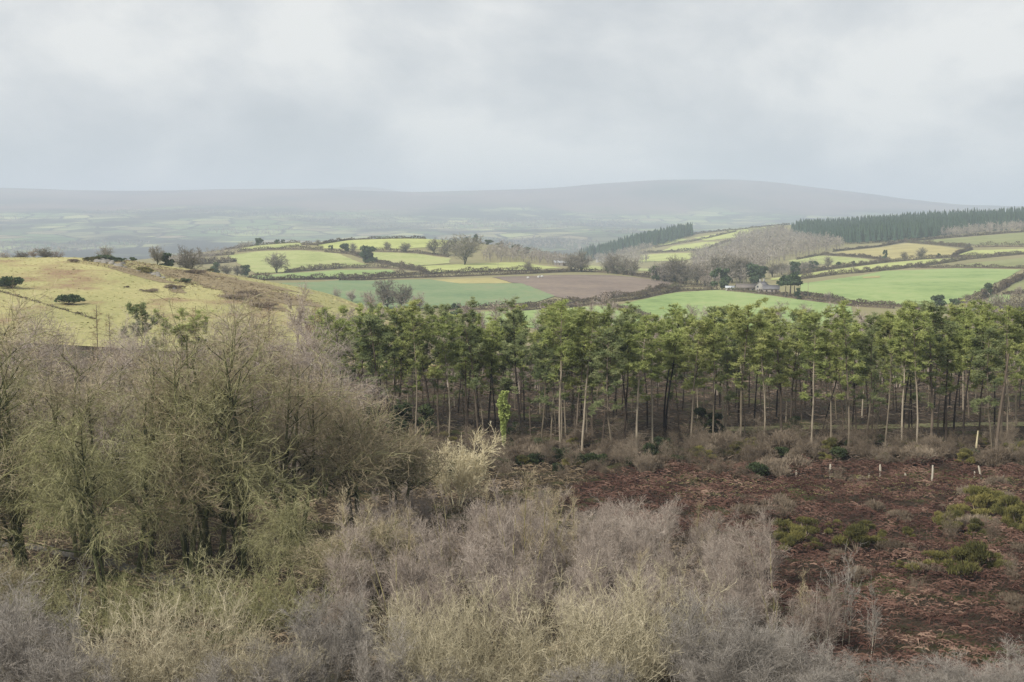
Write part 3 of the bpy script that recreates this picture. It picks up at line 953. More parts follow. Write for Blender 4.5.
def far_tree(seed, h=10.0, wide=1.0, ntw=2600, fine=.05, mat='far_bare', bark='beech_bark', stem=.14):
    g = np.random.default_rng(seed)
    A, B = MB(), MB()
    P0, R0 = stems(3, h * .72, .15, 18, 7, h * .018, .06, g, up=.04, hs=.15)
    tubes(A, P0, R0, 4, g)
    P1, R1 = children(P0, R0, 46, stem, .98, (54, 12), (h * .26 * wide, h * .44 * wide), 6, .12, (0, 0, .06), .55, fine * 1.2, g, .4)
    tubes(A, P1, R1, 3, g)
    P2, R2_ = children(P1, R1, 420, .15, 1, (48, 14), (h * .10, h * .22), 4, .14, (0, 0, .05), .6, fine, g, .6)
    tubes(B, P2, R2_, 2, g)
    P3, R3 = children(P2, R2_, ntw, .1, 1, (44, 14), (h * .04, h * .10), 3, .14, (0, 0, .03), .7, fine * .7, g, .7)
    tubes(B, P3, R3, 2, g)
    return two(A, B, 'far_tree', M[bark], M[mat])


def far_leafy(seed, h=10.0, w=9.0, n=1500, trunk=.2, mat='far_green', bark='beech_bark'):
    g = np.random.default_rng(seed)
    A, B = MB(), MB()
    P0, R0 = stems(1, h * .7, .02, 3, 6, h * .03, .03, g, hs=0)
    tubes(A, P0, R0, 5, g)
    lumps = 14
    c = np.stack([g.normal(0, w * .20, lumps), g.normal(0, w * .20, lumps), h * (trunk + .16 + (.72 - trunk) * g.random(lumps))], 1)
    idx = g.integers(0, lumps, n)
    d = norm(g.normal(size=(n, 3)))
    ctr = c[idx] + d * (w * .20 * (.5 + .5 * g.random(n)))[:, None] * np.array([1, 1, .75])
    D = norm(d + g.normal(size=d.shape))
    L = h * (.05 + .05 * g.random(n))
    blades(B, ctr, D, L, L * .7, g, g.random(lumps)[idx] * .6 + .4 * g.random(n))
    return two(A, B, 'far_leafy', M[bark], M[mat])


# ------------------------------------------------------------------ far forest masses (they read as one mass)
def px_in_poly(px, py, poly):
    ins = np.zeros(len(px), bool)
    A = np.array(poly, float)
    for k in range(len(A)):
        x1, y1 = A[k]
        x2, y2 = A[(k + 1) % len(A)]
        ins ^= ((y1 > py) != (y2 > py)) & (px < (x2 - x1) * (py - y1) / (y2 - y1 + 1e-12) + x1)
    return ins


def world_poly(poly, yr):
    return [unproj(x, y, *yr)[:2] for x, y in poly]


def scatter(wp, spacing, g):
    A = np.array(wp)
    x0, y0 = A.min(0)
    x1, y1 = A.max(0)
    gx, gy = np.meshgrid(np.arange(x0, x1, spacing), np.arange(y0, y1, spacing))
    X = gx.ravel() + g.uniform(-.48, .48, gx.size) * spacing
    Y = gy.ravel() + g.uniform(-.48, .48, gx.size) * spacing
    k = px_in_poly(X, Y, wp)
    return X[k], Y[k]


def conifer_mass(name, wp, spacing, hr, label, seed, mat='far_conifer'):
    g = np.random.default_rng(seed)
    X, Y = scatter(wp, spacing, g)
    Z = ground(X, Y)
    n = len(X)
    h = hr[0] + (hr[1] - hr[0]) * g.random(n)
    mb = MB()
    k, tiers = 5, 4
    tr_ = g.random(n)
    h = h * (.8 + .4 * np.clip(fbm(X / 60, Y / 60, 3) + .5, 0, 1))
    a = np.arange(k) * 2 * math.pi / k
    for t in range(tiers):                       # overlapping skirts of boughs
        zb = h * (.12 + .80 * t / tiers)
        zt = np.minimum(zb + h * .36, h)
        rb = h * (.155 - .033 * t) * (.8 + .4 * g.random(n))
        jit = .7 + .6 * g.random((n, k))
        bx = X[:, None] + rb[:, None] * jit * np.cos(a + t)
        by = Y[:, None] + rb[:, None] * jit * np.sin(a + t)
        bz = (Z + zb)[:, None] + h[:, None] * .03 * g.normal(size=(n, k))
        tx = X[:, None] + .12 * rb[:, None] * np.cos(a + t)
        ty = Y[:, None] + .12 * rb[:, None] * np.sin(a + t)
        tz = np.repeat((Z + zt)[:, None], k, 1)
        V = np.concatenate([np.stack([bx, by, bz], -1), np.stack([tx, ty, tz], -1)], 1).reshape(-1, 3)
        s = np.arange(k)
        b0 = (np.arange(n) * 2 * k)[:, None]
        Q = np.stack([b0 + s, b0 + (s + 1) % k, b0 + k + (s + 1) % k, b0 + k + s], -1).reshape(-1, 4)
        mb.add(V, Q, np.repeat(tr_ * .8 + .05 * t, 2 * k))
    # bare stems at the foot
    P = np.stack([np.stack([X, Y, Z - .5], 1), np.stack([X, Y, Z + h * .25], 1)], 1)
    tubes(mb, P, np.full((n, 2), .28), 3, g, np.full(n, .05))
    o = new_obj(name, mb.mesh(name), M[mat], kind='stuff')
    tag(o, label, 'woodland')
    return o


def bare_mass(name, wp, spacing, hr, label, seed, mat='far_wood', nb=34, blade=(1.0, 2.4), extra=None):
    g = np.random.default_rng(seed)
    X, Y = scatter(wp, spacing, g)
    if extra is not None:
        X, Y = np.concatenate([X, extra[0]]), np.concatenate([Y, extra[1]])
    Z = ground(X, Y)
    n = len(X)
    h = hr[0] + (hr[1] - hr[0]) * g.random(n)
    mb = MB()
    P = np.stack([np.stack([X, Y, Z - .4], 1), np.stack([X + .4 * g.normal(size=n), Y, Z + h * .6], 1)], 1)
    tubes(mb, P, np.stack([h * .022, h * .012], 1), 3, g, np.full(n, .15))
    idx = np.repeat(np.arange(n), nb)
    d = norm(g.normal(size=(len(idx), 3)))
    rr = g.random(len(idx)) ** .5
    w = h[idx] * .36
    ctr = np.stack([X[idx] + d[:, 0] * rr * w, Y[idx] + d[:, 1] * rr * w, Z[idx] + h[idx] * .62 + d[:, 2] * rr * h[idx] * .38], 1)
    D = norm(d * .8 + np.array([0, 0, .5]) + .4 * g.normal(size=d.shape))
    L = (blade[0] + (blade[1] - blade[0]) * g.random(len(idx))) * h[idx] / 11
    blades(mb, ctr, D, L, L * .22, g, np.clip(g.random(n)[idx] * .75 + .25 * g.random(len(idx)), 0, 1))
    o = new_obj(name, mb.mesh(name), M[mat], kind='stuff')
    tag(o, label, 'woodland')
    return o


def pxY(lst):
    return [((px - W / 2) / F * Y, Y) for px, Y in lst]


conifer_mass('conifer_plantation', pxY([(790, 2230), (800, 2060), (822, 1860), (850, 1740), (905, 1730), (940, 1800), (985, 1960), (1060, 2080), (1075, 2480), (900, 2480), (845, 2480), (800, 2420)]), 9.0, (18, 22),
             'dark conifer plantation across the right-hand skyline', 21)
conifer_mass('conifer_wood', pxY([(578, 2600), (592, 2420), (640, 2400), (668, 2440), (692, 2600), (692, 2760), (640, 2760), (600, 2760)]), 9.0, (19, 25),
             'dark conifer wood on the far spur in the middle', 22)
bare_mass('bare_wood', world_poly([(706, 274), (690, 262), (700, 254), (730, 246), (738, 237), (780, 229), (792, 236), (806, 240), (838, 243), (846, 249), (815, 255), (790, 260), (768, 266), (762, 275), (735, 278)], (1080, 2800)),
          11, (9, 15), 'mauve-grey bare wood in the valley behind the farmhouse', 23)
bare_mass('bare_wood', world_poly([(588, 262), (598, 254), (620, 246), (645, 243), (655, 250), (640, 256), (650, 262), (640, 268), (612, 264)], (1750, 2650)),
          14, (9, 14), 'pale bare trees at the foot of the far conifer wood', 24)
bare_mass('copse', world_poly([(936, 237), (960, 232), (1000, 229), (1050, 226), (1050, 231), (1000, 234), (960, 238)], (1500, 2300)), 10, (9, 14),
          'brownish copse in front of the plantation at the right edge', 25)
conifer_mass('conifer_copse', world_poly([(944, 235), (956, 232), (985, 231), (1030, 226.5), (1040, 229), (975, 234)], (1500, 2300)), 16, (13, 17),
             'scattered dark conifers within the brownish copse', 26)
bare_mass('scrub_wood', world_poly([(490, 250), (505, 249), (528, 254), (552, 259), (580, 264), (582, 269), (545, 264), (500, 262), (478, 262)], (1100, 1500)), 6.5, (6, 10),
          'bare scrub wood on the right shoulder of the left hill', 27)
bare_mass('scrub_wood', world_poly([(160, 262), (200, 255), (236, 251), (240, 247), (262, 245), (228, 256), (200, 262), (170, 266)], (900, 1450)), 6.5, (4, 7),
          'brown scrub on the left shoulder of the field hill', 28)
bare_mass('lane_wood', world_poly([(648, 281), (660, 275), (690, 274), (715, 276), (745, 278), (748, 284), (722, 286), (690, 285)], (850, 1250)), 6.0, (7, 12), 'bare wood along the lane left of the farmhouse', 29, nb=40, blade=(.9, 2.0))
bare_mass('scrub_wood', world_poly([(765, 277), (790, 270), (815, 266), (822, 269), (800, 275), (775, 279)], (900, 1350)), 6.0, (5, 8), 'bare scrub above the pale strip field', 30, nb=40, blade=(.9, 2.0))
# hedgerow trees and woods in the far valley
g_ = np.random.default_rng(31)
fx = g_.uniform(-60, 640, 11000)
fy = g_.uniform(4000, 8200, 11000)
fX = (fx - W / 2) / F * fy
keep = (fbm(fX / 520, fy / 950, 4) > .12)
bare_mass('valley_woods', [(0, 4000), (1, 4000), (1, 4001)], 5, (9, 15), 'hazy woods and hedgerow trees scattered over the far valley', 32, nb=5, blade=(4.5, 8), extra=(fX[keep], fy[keep]))

# ------------------------------------------------------------------ hedgerows
HEDGES = [
    ([(178, 257.5), (205, 256.5), (234, 254.5)], 2.4, 'hedge climbing the left shoulder of the field hill', (800, 1500)),
    ([(237, 252.3), (269, 250), (300, 249.6), (323, 250.5)], 2.6, 'dark hedge along the top of the lone tree pasture', (900, 1500)),
    ([(180, 265.5), (205, 264), (236, 261.5)], 3.4, 'thick bushy hedge left of the lone tree pasture', (800, 1500)),
    ([(225, 250), (258, 245.5), (300, 242.4)], 2.0, 'hedge on the left skyline of the field hill', (1000, 1500)),
    ([(302, 245), (318, 245.2), (340, 241.5), (352, 239.7), (400, 238.6), (426, 238.8)], 2.0, 'hedge along the middle skyline of the field hill', (1000, 1500)),
    ([(285, 272.6), (312, 270.6), (340, 268.5), (375, 268), (399, 269), (427, 272.6)], 2.6, 'hedge running past the foot of the lone bare tree', (700, 1400)),
    ([(248, 280), (290, 280), (320, 279.6), (387, 276.3), (460, 273), (500, 271.5), (540, 271)], 2.4, 'upper of the two long hedges above the bluish crop', (700, 1300)),
    ([(340, 280.8), (387, 279), (460, 276.6), (530, 274), (580, 271.6), (611, 273), (640, 277), (683, 283.6)], 2.6, 'long dark hedge along the top of the ploughed field', (700, 1300)),
    ([(373, 251.5), (415, 253), (448, 257)], 2.2, 'short hedge right of the round dark tree', (900, 1500)),
    ([(325, 252), (352, 254.5), (375, 262), (399, 267), (425, 272.4)], 2.8, 'hedge slanting down past the round dark tree', (850, 1450)),
    ([(440, 310.5), (480, 310), (522, 308), (565, 304), (600, 300), (640, 294.5), (681, 287), (717, 287.5)], 2.2, 'upper lane hedge below the ploughed field', (600, 1000)),
    ([(520, 311.5), (565, 308), (600, 303.5), (640, 299), (680, 291.2), (718, 290.4)], 2.0, 'lower lane hedge above the large green pasture', (600, 1000)),
    ([(604, 305), (630, 312), (655, 322)], 1.8, 'hedge sloping down towards the pine tops', (580, 900)),
    ([(728, 291.5), (749, 293.2), (770, 295), (806, 300), (853, 306.3), (894, 308.6)], 1.8, 'hedge below the farmhouse lane', (580, 1000)),
    ([(799, 294.6), (827, 299), (852, 303), (894, 306.3), (922, 309)], 1.6, 'hedge along the foot of the largest pasture', (580, 1000)),
    ([(796, 280), (835, 275), (860, 273), (890, 270), (923, 266.2), (967, 259.6), (1040, 252.8)], 2.2, 'long hedge between pale strip and largest pasture', (900, 1500)),
    ([(915, 268.2), (960, 267.8), (1040, 268.9)], 1.9, 'hedge along the top of the largest pasture', (900, 1400)),
    ([(790, 275.4), (835, 268.6), (860, 265.6), (890, 262), (923, 259.3), (967, 257), (1040, 253.6)], 2.2, 'hedge along the top of the pale strip field', (950, 1600)),
    ([(797, 260), (822, 255.2), (850, 256.6), (880, 259.6), (890, 261.5)], 2.2, 'hedge between the green field and the tan field', (1000, 1700)),
    ([(833, 252), (880, 246.8), (906, 242), (974, 236), (1040, 231)], 2.2, 'hedge in front of the dark plantation', (1300, 1900)),
    ([(904, 242.4), (930, 244.4), (955, 246.8), (969, 248.6)], 3.0, 'thick hedge right of the tan field', (1200, 1800)),
    ([(975, 247.4), (1000, 247), (1040, 246.8)], 3.2, 'thick dark hedge at the right edge', (1200, 1800)),
    ([(972, 249.6), (962, 253), (953, 256.6)], 2.2, 'short slanting hedge at the end of the tan field', (1150, 1700)),
    ([(955, 305), (982, 299.4), (1000, 291), (1040, 268.5)], 3.0, 'hedge climbing along the right side of the largest pasture', (600, 1200)),
    ([(1004, 294.6), (1040, 293)], 2.0, 'low hedge above the small green paddock', (600, 1000)),
    ([(690, 233), (740, 230), (790, 225)], 2.6, 'skyline hedge on the far wooded slope', (1900, 2780)),
    ([(655, 248), (690, 242), (706, 239), (736, 232)], 2.8, 'hedge between the pale fields of the far slope', (1750, 2780)),
    ([(640, 254), (675, 252), (706, 250), (731, 241)], 2.8, 'lower hedge on the far wooded slope', (1750, 2780)),
]
for k, (pts, hh, lab, yr) in enumerate(HEDGES):
    g = np.random.default_rng(100 + k)
    wp = np.array([unproj(x, y, *yr)[:2] for x, y in pts])
    seg = np.linalg.norm(np.diff(wp, axis=0), axis=1)
    s = np.concatenate([[0], np.cumsum(seg)])
    dist = wp[:, 1].mean()
    n = int(s[-1] * np.interp(dist, [700, 2500], [24, 12]))
    t = np.sort(g.random(n)) * s[-1]
    X = np.interp(t, s, wp[:, 0])
    Y = np.interp(t, s, wp[:, 1])
    hv = 1.2 * hh * (.7 + 1.1 * np.clip(fbm(t / 7, t * 0 + k, 3) + .25, 0, 1))       # gappy, uneven top
    X = X + g.normal(0, .8, n)
    Y = Y + g.normal(0, .8, n)
    zc = hv * g.random(n) ** .8
    Z = ground(X, Y) + zc
    D = norm(g.normal(size=(n, 3)) + np.array([0, 0, .6]))
    L = np.interp(dist, [700, 2500], [.75, 1.3]) * (.6 + .7 * g.random(n))
    mb = MB()
    o0 = np.array([wp[0, 0], wp[0, 1], float(ground(*wp[0]))])
    blades(mb, np.stack([X, Y, Z], 1) - o0, D, L, L * .45, g, np.clip(.5 + fbm(t / 16, t * 0 + k * 3.3, 3) + .3 * (g.random(n) - .5), 0, 1))
    # the bank under the hedge
    m = max(3, int(s[-1] / 6))
    tt = np.linspace(0, s[-1], m)
    bx, by = np.interp(tt, s, wp[:, 0]), np.interp(tt, s, wp[:, 1])
    dv = norm(np.stack([np.gradient(bx), np.gradient(by)], 1))
    nx, ny = -dv[:, 1], dv[:, 0]
    ringp = []
    for off, hz_ in ((-1.5, -.4), (-.7, .85), (.7, .85), (1.5, -.4)):
        x, y = bx + nx * off, by + ny * off
        ringp.append(np.stack([x, y, ground(x, y) + hz_ + .15 * g.normal(size=m) * (hz_ > 0)], 1) - o0)
    V = np.stack(ringp, 1).reshape(-1, 3)
    b0 = (np.arange(m - 1) * 4)[:, None]
    sq = np.arange(3)
    mb.add(V, np.stack([b0 + sq, b0 + sq + 1, b0 + 4 + sq + 1, b0 + 4 + sq], -1).reshape(-1, 4), .45)
    ob = new_obj('hedgerow', mb.mesh('hedgerow'), M['hedge'], loc=tuple(o0))
    tag(ob, lab, 'hedge', 'hedgerows between the fields')

# ------------------------------------------------------------------ trees of the middle distance
FB = [far_tree(300 + k, wide=w_, ntw=n_) for k, (w_, n_) in enumerate([(1.05, 2800), (1.2, 3200), (.85, 2200), (1.0, 2400)])]
FM = [far_tree(320 + k, wide=w_, ntw=2600, mat='mauve_twig', fine=.04) for k, w_ in enumerate([1.0, .85])]
FG = [far_leafy(340 + k, w=w_, trunk=.0, n=2000) for k, w_ in enumerate([9.5, 8.0, 11.0])]
FP = [far_leafy(350, w=6.0, trunk=.45, bark='pine_bark', n=1300), far_leafy(351, w=5.0, trunk=.40, bark='pine_bark', n=1100)]
FC = far_leafy(355, w=3.6, trunk=.05, n=1200)
GF = 'hedgerow and field trees of the middle distance'
FT = [  # column, row of the foot, height in px, kind, width factor, label, range
    (277, 273, 17, 'b1', 1.15, 'lone bare round-crowned tree in the bright pasture', (700, 1300)),
    (387, 250, 7, 'b0', 1.0, 'small bare bush-like tree on the long yellowish field', (900, 1450)),
    (405, 252.6, 8.5, 'b1', 1.2, 'low bare hedge tree below the yellowish hilltop field', (900, 1450)),
    (434, 254, 13, 'b0', 1.0, 'left bare tree of the clump on the field hill', (900, 1450)),
    (444, 255.5, 15, 'b2', 1.0, 'slim bare tree left of the big pale bare tree', (900, 1450)),
    (455, 256, 16, 'b0', .9, 'bare tree right behind the slim hilltop tree', (900, 1450)),
    (464, 265, 26, 'b1', 1.1, 'big broad pale bare tree on the field hill', (850, 1400)),
    (346, 252, 8, 'g0', 1.1, 'small dark evergreen in the hedge left of the round tree', (900, 1450)),
    (353, 252.5, 8, 'b0', 1.0, 'small bare tree beside the hedge evergreen', (900, 1450)),
    (365, 263, 16, 'g2', .95, 'round dark evergreen tree in the slanting hedge', (850, 1400)),
    (476, 243, 8, 'g2', .9, 'dark evergreen standing on the hilltop skyline', (1000, 1480)),
    (467, 242, 4.5, 'g0', 1.1, 'low dark bush left of the skyline evergreen', (1000, 1480)),
    (488, 245, 5, 'g0', 1.4, 'low dark bush right of the skyline evergreen', (1000, 1480)),
    (500, 248, 5, 'g1', 1.5, 'dark bush further down the right skyline', (1000, 1480)),
    (517, 252, 7, 'g0', 1.0, 'dark evergreen in the bare scrub wood', (1000, 1480)),
    (526, 254.5, 7, 'g1', 1.1, 'second dark evergreen lower in the scrub wood', (1000, 1480)),
    (258, 246, 7.5, 'g0', .9, 'dark round tree on the left hill skyline', (1000, 1480)),
    (277, 243.5, 4.5, 'g0', 1.2, 'left of two low dark skyline bushes', (1000, 1480)),
    (283, 243.3, 4.2, 'g1', 1.0, 'right of two low dark skyline bushes', (1000, 1480)),
    (318, 246, 5.5, 'b0', 1.1, 'small bare bush at the hilltop hedge corner', (1000, 1480)),
    (331, 250.5, 5, 'g1', 1.0, 'small dark bush at the start of the slanting hedge', (900, 1450)),
    (216, 274, 11, 'g2', .9, 'left dark evergreen behind the grassy hill brow', (620, 1200)),
    (247, 275.6, 10, 'g2', 1.0, 'right dark evergreen behind the grassy hill brow', (620, 1200)),
    (227, 276, 10, 'b1', 1.2, 'bare tree between the two evergreens behind the brow', (620, 1200)),
    (237, 276, 9, 'b0', 1.2, 'second bare tree between the two evergreens', (620, 1200)),
    (258, 275.5, 3, 'g1', 1.0, 'tiny dark bush at the pasture foot', (620, 1200)),
    (106, 262, 15, 'b0', .95, 'bare tree rising behind the rocky brow', (540, 620)),
    (158, 269, 23, 'b1', .75, 'tall bare tree behind the brow beside the evergreen', (540, 620)),
    (167, 270, 17, 'g1', 1.05, 'dark evergreen behind the brow right of the rocks', (540, 620)),
    (190, 268, 21, 'b2', .9, 'pale bare tree right of the brow evergreen', (540, 640)),
    (133, 263, 6, 'g0', 1.3, 'small dark bush behind the rocks on the brow', (520, 600)),
    (5, 262, 11, 'm0', 1.3, 'leftmost bare tree behind the hill brow', (540, 620)),
    (20, 262, 11, 'b1', 1.3, 'second bare tree behind the hill brow', (540, 620)),
    (34, 262, 13, 'm1', 1.3, 'third bare tree behind the hill brow', (540, 620)),
    (46, 262.5, 15, 'b1', 1.3, 'fourth and tallest bare tree behind the left brow', (540, 620)),
    (58, 262, 13, 'm0', 1.2, 'fifth bare tree behind the hill brow', (540, 620)),
    (336, 300, 11, 'm0', 1.0, 'first mauve bare tree left below the bluish crop', (570, 760)),
    (352, 303, 12, 'm1', 1.1, 'second mauve bare tree below the bluish crop', (570, 760)),
    (369, 306, 14, 'm0', 1.1, 'third mauve bare tree below the bluish crop', (570, 760)),
    (388, 309, 27, 'b2', .9, 'tall slender bare tree below the bluish crop', (570, 760)),
    (401, 310, 22, 'b1', .9, 'broad pale bare tree below the bluish crop', (570, 760)),
    (419, 311, 16, 'm1', 1.1, 'last mauve bare tree right below the bluish crop', (570, 760)),
    (456, 317, 13, 'g1', .9, 'lone dark evergreen at the lane hedge above pine tops', (570, 800)),
    (528, 272, 9, 'b0', 1.0, 'small bare tree in the hedge above the ploughed field', (800, 1200)),
    (571, 272, 16, 'b1', .9, 'left bare tree of a pair beside the ploughed field', (800, 1200)),
    (582, 272, 18, 'b0', 1.0, 'right bare tree of a pair beside the ploughed field', (800, 1200)),
    (608, 273.5, 15, 'b2', .9, 'first bare tree in the row above the ploughed field', (800, 1200)),
    (616, 274, 17, 'b2', 1.0, 'second bare tree in the row above the ploughed field', (800, 1200)),
    (624, 275, 16, 'b3', 1.0, 'third bare tree in the row above the ploughed field', (800, 1200)),
    (632, 276, 15, 'b2', .9, 'last bare tree in the row above the ploughed field', (800, 1200)),
    (657, 281, 14, 'g1', 1.0, 'ivy-dark tree at the left end of the lane wood', (800, 1200)),
    (664, 282, 17, 'b1', 1.0, 'bare tree beside the ivy-dark lane tree', (800, 1200)),
    (675, 283.5, 23, 'b0', 1.0, 'rounded mauve bare tree in the lane wood', (800, 1200)),
    (686, 284.5, 21, 'b3', 1.0, 'bare tree in the middle of the lane wood', (800, 1200)),
    (696, 285.5, 19, 'b1', 1.0, 'bare tree at the right end of the lane wood', (800, 1200)),
    (705, 286, 17, 'm0', 1.1, 'low mauve tree left of the farm evergreen', (780, 1200)),
    (714, 282, 24, 'b2', 1.2, 'tall bare tree behind the farm evergreen', (850, 1200)),
    (722, 289.5, 20, 'g1', 1.0, 'dark evergreen left of the farm buildings', (760, 1000)),
    (731, 283, 24, 'b1', 1.1, 'tall pale bare tree left of the big farm evergreen', (850, 1200)),
    (741, 283, 22, 'b0', 1.0, 'bare tree behind the long farm barn', (850, 1200)),
    (751, 283, 18, 'g2', 1.15, 'big spreading evergreen behind the farmhouse', (850, 1200)),
    (761, 279, 12, 'g0', 1.2, 'lower evergreen right behind the farmhouse chimney', (900, 1200)),
    (772, 277, 12, 'b1', 1.2, 'bare tree above the pale strip field left end', (900, 1300)),
    (782, 275, 11, 'b0', 1.3, 'bare shrubby tree above the pale strip field', (900, 1300)),
    (793, 275.5, 13, 'g2', .9, 'dark evergreen in the shrubs above the strip field', (900, 1300)),
    (803, 272, 9, 'b1', 1.3, 'bare shrubby tree right of the strip evergreen', (900, 1400)),
    (813, 270.5, 9, 'g1', 1.1, 'dark ivy shrub right end of the strip shrubs', (900, 1400)),
    (828, 268, 10, 'b0', .9, 'small standing bare tree by the green field corner', (900, 1500)),
    (838, 267, 5, 'g0', 1.1, 'small dark bush in the green field corner', (900, 1500)),
    (854, 264.5, 3.5, 'g1', 1.2, 'tiny bush on the pale strip hedge', (900, 1500)),
    (785, 297.5, 21, 'p0', 1.0, 'left pine of the dark clump right of the farmhouse', (700, 1000)),
    (790, 297.5, 23, 'p1', 1.1, 'tallest pine of the dark clump right of the farmhouse', (700, 1000)),
    (795, 297, 20, 'p0', 1.0, 'right pine of the dark clump right of the farmhouse', (700, 1000)),
    (797.5, 299.5, 11, 'c', 1.3, 'small dense conifer at the foot of the pine clump', (700, 1000)),
    (828, 301, 8, 'm1', 1.3, 'small mauve bush on the lane right of the pines', (700, 1000)),
    (885, 260.5, 10, 'g1', .5, 'slim ivy-dark tree in the tan field', (1100, 1700)),
    (904, 260, 7, 'b0', 1.1, 'left bare tree in the tan field hedge', (1100, 1700)),
    (922, 259.3, 10, 'b0', 1.0, 'right bare tree in the tan field hedge', (1100, 1700)),
    (938, 257.5, 4, 'g1', 1.3, 'tiny dark bush in the tan field corner', (1100, 1700)),
    (969, 248.5, 5, 'b1', 1.3, 'low bare tree where the thick hedges meet', (1200, 1700)),
    (988, 298, 14, 'g2', .95, 'dark evergreen at the right side of the largest pasture', (620, 1000)),
    (940, 311, 15, 'g2', .9, 'round dark evergreen at the foot of the largest pasture', (600, 1000)),
    (953, 308, 9, 'g0', .9, 'smaller dark evergreen beside the round one', (600, 1000)),
    (1019, 295.5, 9, 'm0', 1.0, 'small bare tree in the low hedge at the right edge', (620, 1000)),
]
KINDS = {'b': FB, 'm': FM, 'g': FG, 'p': FP}
for k, (px, py, hp, kind, wf, lab, yr) in enumerate(FT):
    X, Y, Z = unproj(px, py, *yr)
    hm = hp * Y / F * (1.15 if kind[0] in 'bm' else 1.05)
    wf *= 1.12
    if 500 < yr[0] < 545:                      # foot hidden behind the brow of the near hill: the top row gives the height
        X, Y, Z = by_col(px, 508 + 5 * (k % 3))
        full = float(z_at(Y, py - hp)) - Z
        hm = full
    parts = FC if kind == 'c' else KINDS[kind[0]][int(kind[1])]
    top = max(v for v in [m_.vertices for _, m_ in parts][1:] and [parts[1][1].get('top', 0) or 0])
    if not top:
        co = np.zeros(len(parts[1][1].vertices) * 3, np.float32)
        parts[1][1].vertices.foreach_get('co', co)
        top = float(np.percentile(co[2::3], 99))
        parts[1][1]['top'] = top
    cat = 'tree' if hm > 4 else 'bush'
    plant({'b': 'bare_tree', 'm': 'bare_tree', 'g': 'evergreen_tree', 'p': 'pine_tree', 'c': 'conifer_tree'}[kind[0]] if hm > 4 else 'bush', parts,
          (X, Y, Z - .1), hm / top, k * 1.7, lab, cat, GF, sxy=wf)

# bare trees at the right edge just above the pines
for k, (px, Y, hm) in enumerate([(985, 480, 12), (997, 470, 14), (1010, 480, 15), (1021, 465, 14), (1034, 475, 14), (972, 500, 10)]):
    plant('bare_tree', FB[k % 4], by_col(px, Y), hm / 9.2, k * 2.1, 'tan bare tree rising behind the pine tops at the right edge', 'tree', 'tan bare trees at the right edge')

# ================================================================== FARM
M_WALL = plain('whitewash', C(158, 155, 149), .9, .06, 1.5)
M_STONE = plain('farm_stone', C(140, 132, 124), .9, .12, 1.2)
M_SLATE = plain('slate_roof', C(112, 110, 112), .8, .15, 1.0)
M_TILE = plain('brown_roof', C(118, 111, 105), .8, .15, 1.0)
M_GLASS = plain('window_glass', C(40, 46, 52), .3, .1, 1.0)
M_TIN = plain('tin_roof', C(190, 194, 198), .5, .06, 2.0)
M_WOOD = plain('weathered_wood', C(150, 140, 122), .9, .2, .4)
M_DARKWOOD = plain('dark_boards', C(70, 62, 54), .9, .2, .4)


def gable_house(name, loc, rz, lx, ly, hw, hr, wall, roof, label, cat, chimneys=(), windows=(), door=None):
    """walls with gables along x, a pitched roof with eaves, and openings on the front (-y) side and left gable"""
    e = new_obj(name, None, loc=loc)
    e.rotation_euler = (0, 0, rz)
    tag(e, label, cat, 'farm buildings in the valley')
    mb = MB()
    V = [(-lx / 2, -ly / 2, -1), (lx / 2, -ly / 2, -1), (lx / 2, ly / 2, -1), (-lx / 2, ly / 2, -1),
         (-lx / 2, -ly / 2, hw), (lx / 2, -ly / 2, hw), (lx / 2, ly / 2, hw), (-lx / 2, ly / 2, hw), (-lx / 2, 0, hw + hr), (lx / 2, 0, hw + hr)]
    mb.add(V, [(0, 1, 5, 4), (2, 3, 7, 6), (1, 2, 6, 5), (3, 0, 4, 7), (4, 8, 8, 7), (5, 6, 9, 9)][:4])
    mb.add([V[4], V[8], ((V[8][0]), .01, hw + hr - .01), V[7]], [(0, 1, 2, 3)])
    mb.add([V[5], V[6], (V[9][0], .01, hw + hr - .01), V[9]], [(0, 1, 2, 3)])
    new_obj('wall', mb.mesh('wall'), wall, e)
    rf = MB()
    ov, th = .35, .18
    for s in (-1, 1):
        sl_ = hr / (ly / 2)
        y0, y1 = s * (ly / 2 + ov), 0
        z0, z1 = hw - ov * sl_ + .03, hw + hr + .03
        a = [(-lx / 2 - ov, y0, z0), (lx / 2 + ov, y0, z0), (lx / 2 + ov, y1, z1), (-lx / 2 - ov, y1, z1)]
        b = [(x, y, z + th) for x, y, z in a]
        rf.add(a + b, [(3, 2, 1, 0), (4, 5, 6, 7), (0, 1, 5, 4), (1, 2, 6, 5), (2, 3, 7, 6), (3, 0, 4, 7)])
    r = new_obj('roof', rf.mesh('roof'), roof, e)
    for cx in chimneys:
        cb = MB()
        cb.box((cx, 0, hw + hr + .55), (.9, .8, 1.9))
        cb.box((cx, 0, hw + hr + 1.55), (1.05, .95, .16))
        new_obj('chimney', cb.mesh('chimney'), M_WALL, r)
    for (x, z, w, h_, side) in windows:
        wb, fb = MB(), MB()
        if side == 'front':
            wb.box((x, -ly / 2 - .02, z), (w, .06, h_))
            fb.box((x, -ly / 2 - .06, z - h_ / 2 - .06), (w + .2, .16, .1))
        else:
            wb.box((-lx / 2 - .02, x, z), (.06, w, h_))
            fb.box((-lx / 2 - .06, x, z - h_ / 2 - .06), (.16, w + .2, .1))
        wo_ = new_obj('window', wb.mesh('window'), M_GLASS, e)
        new_obj('sill', fb.mesh('sill'), M_WALL, wo_)
    if door:
        db = MB()
        db.box((door[0], -ly / 2 - .02, door[2] / 2), (door[1], .08, door[2]))
        new_obj('door', db.mesh('door'), M_DARKWOOD, e)
    return e


def foot(px, py, yr=(700, 1000)):
    return unproj(px, py, *yr)


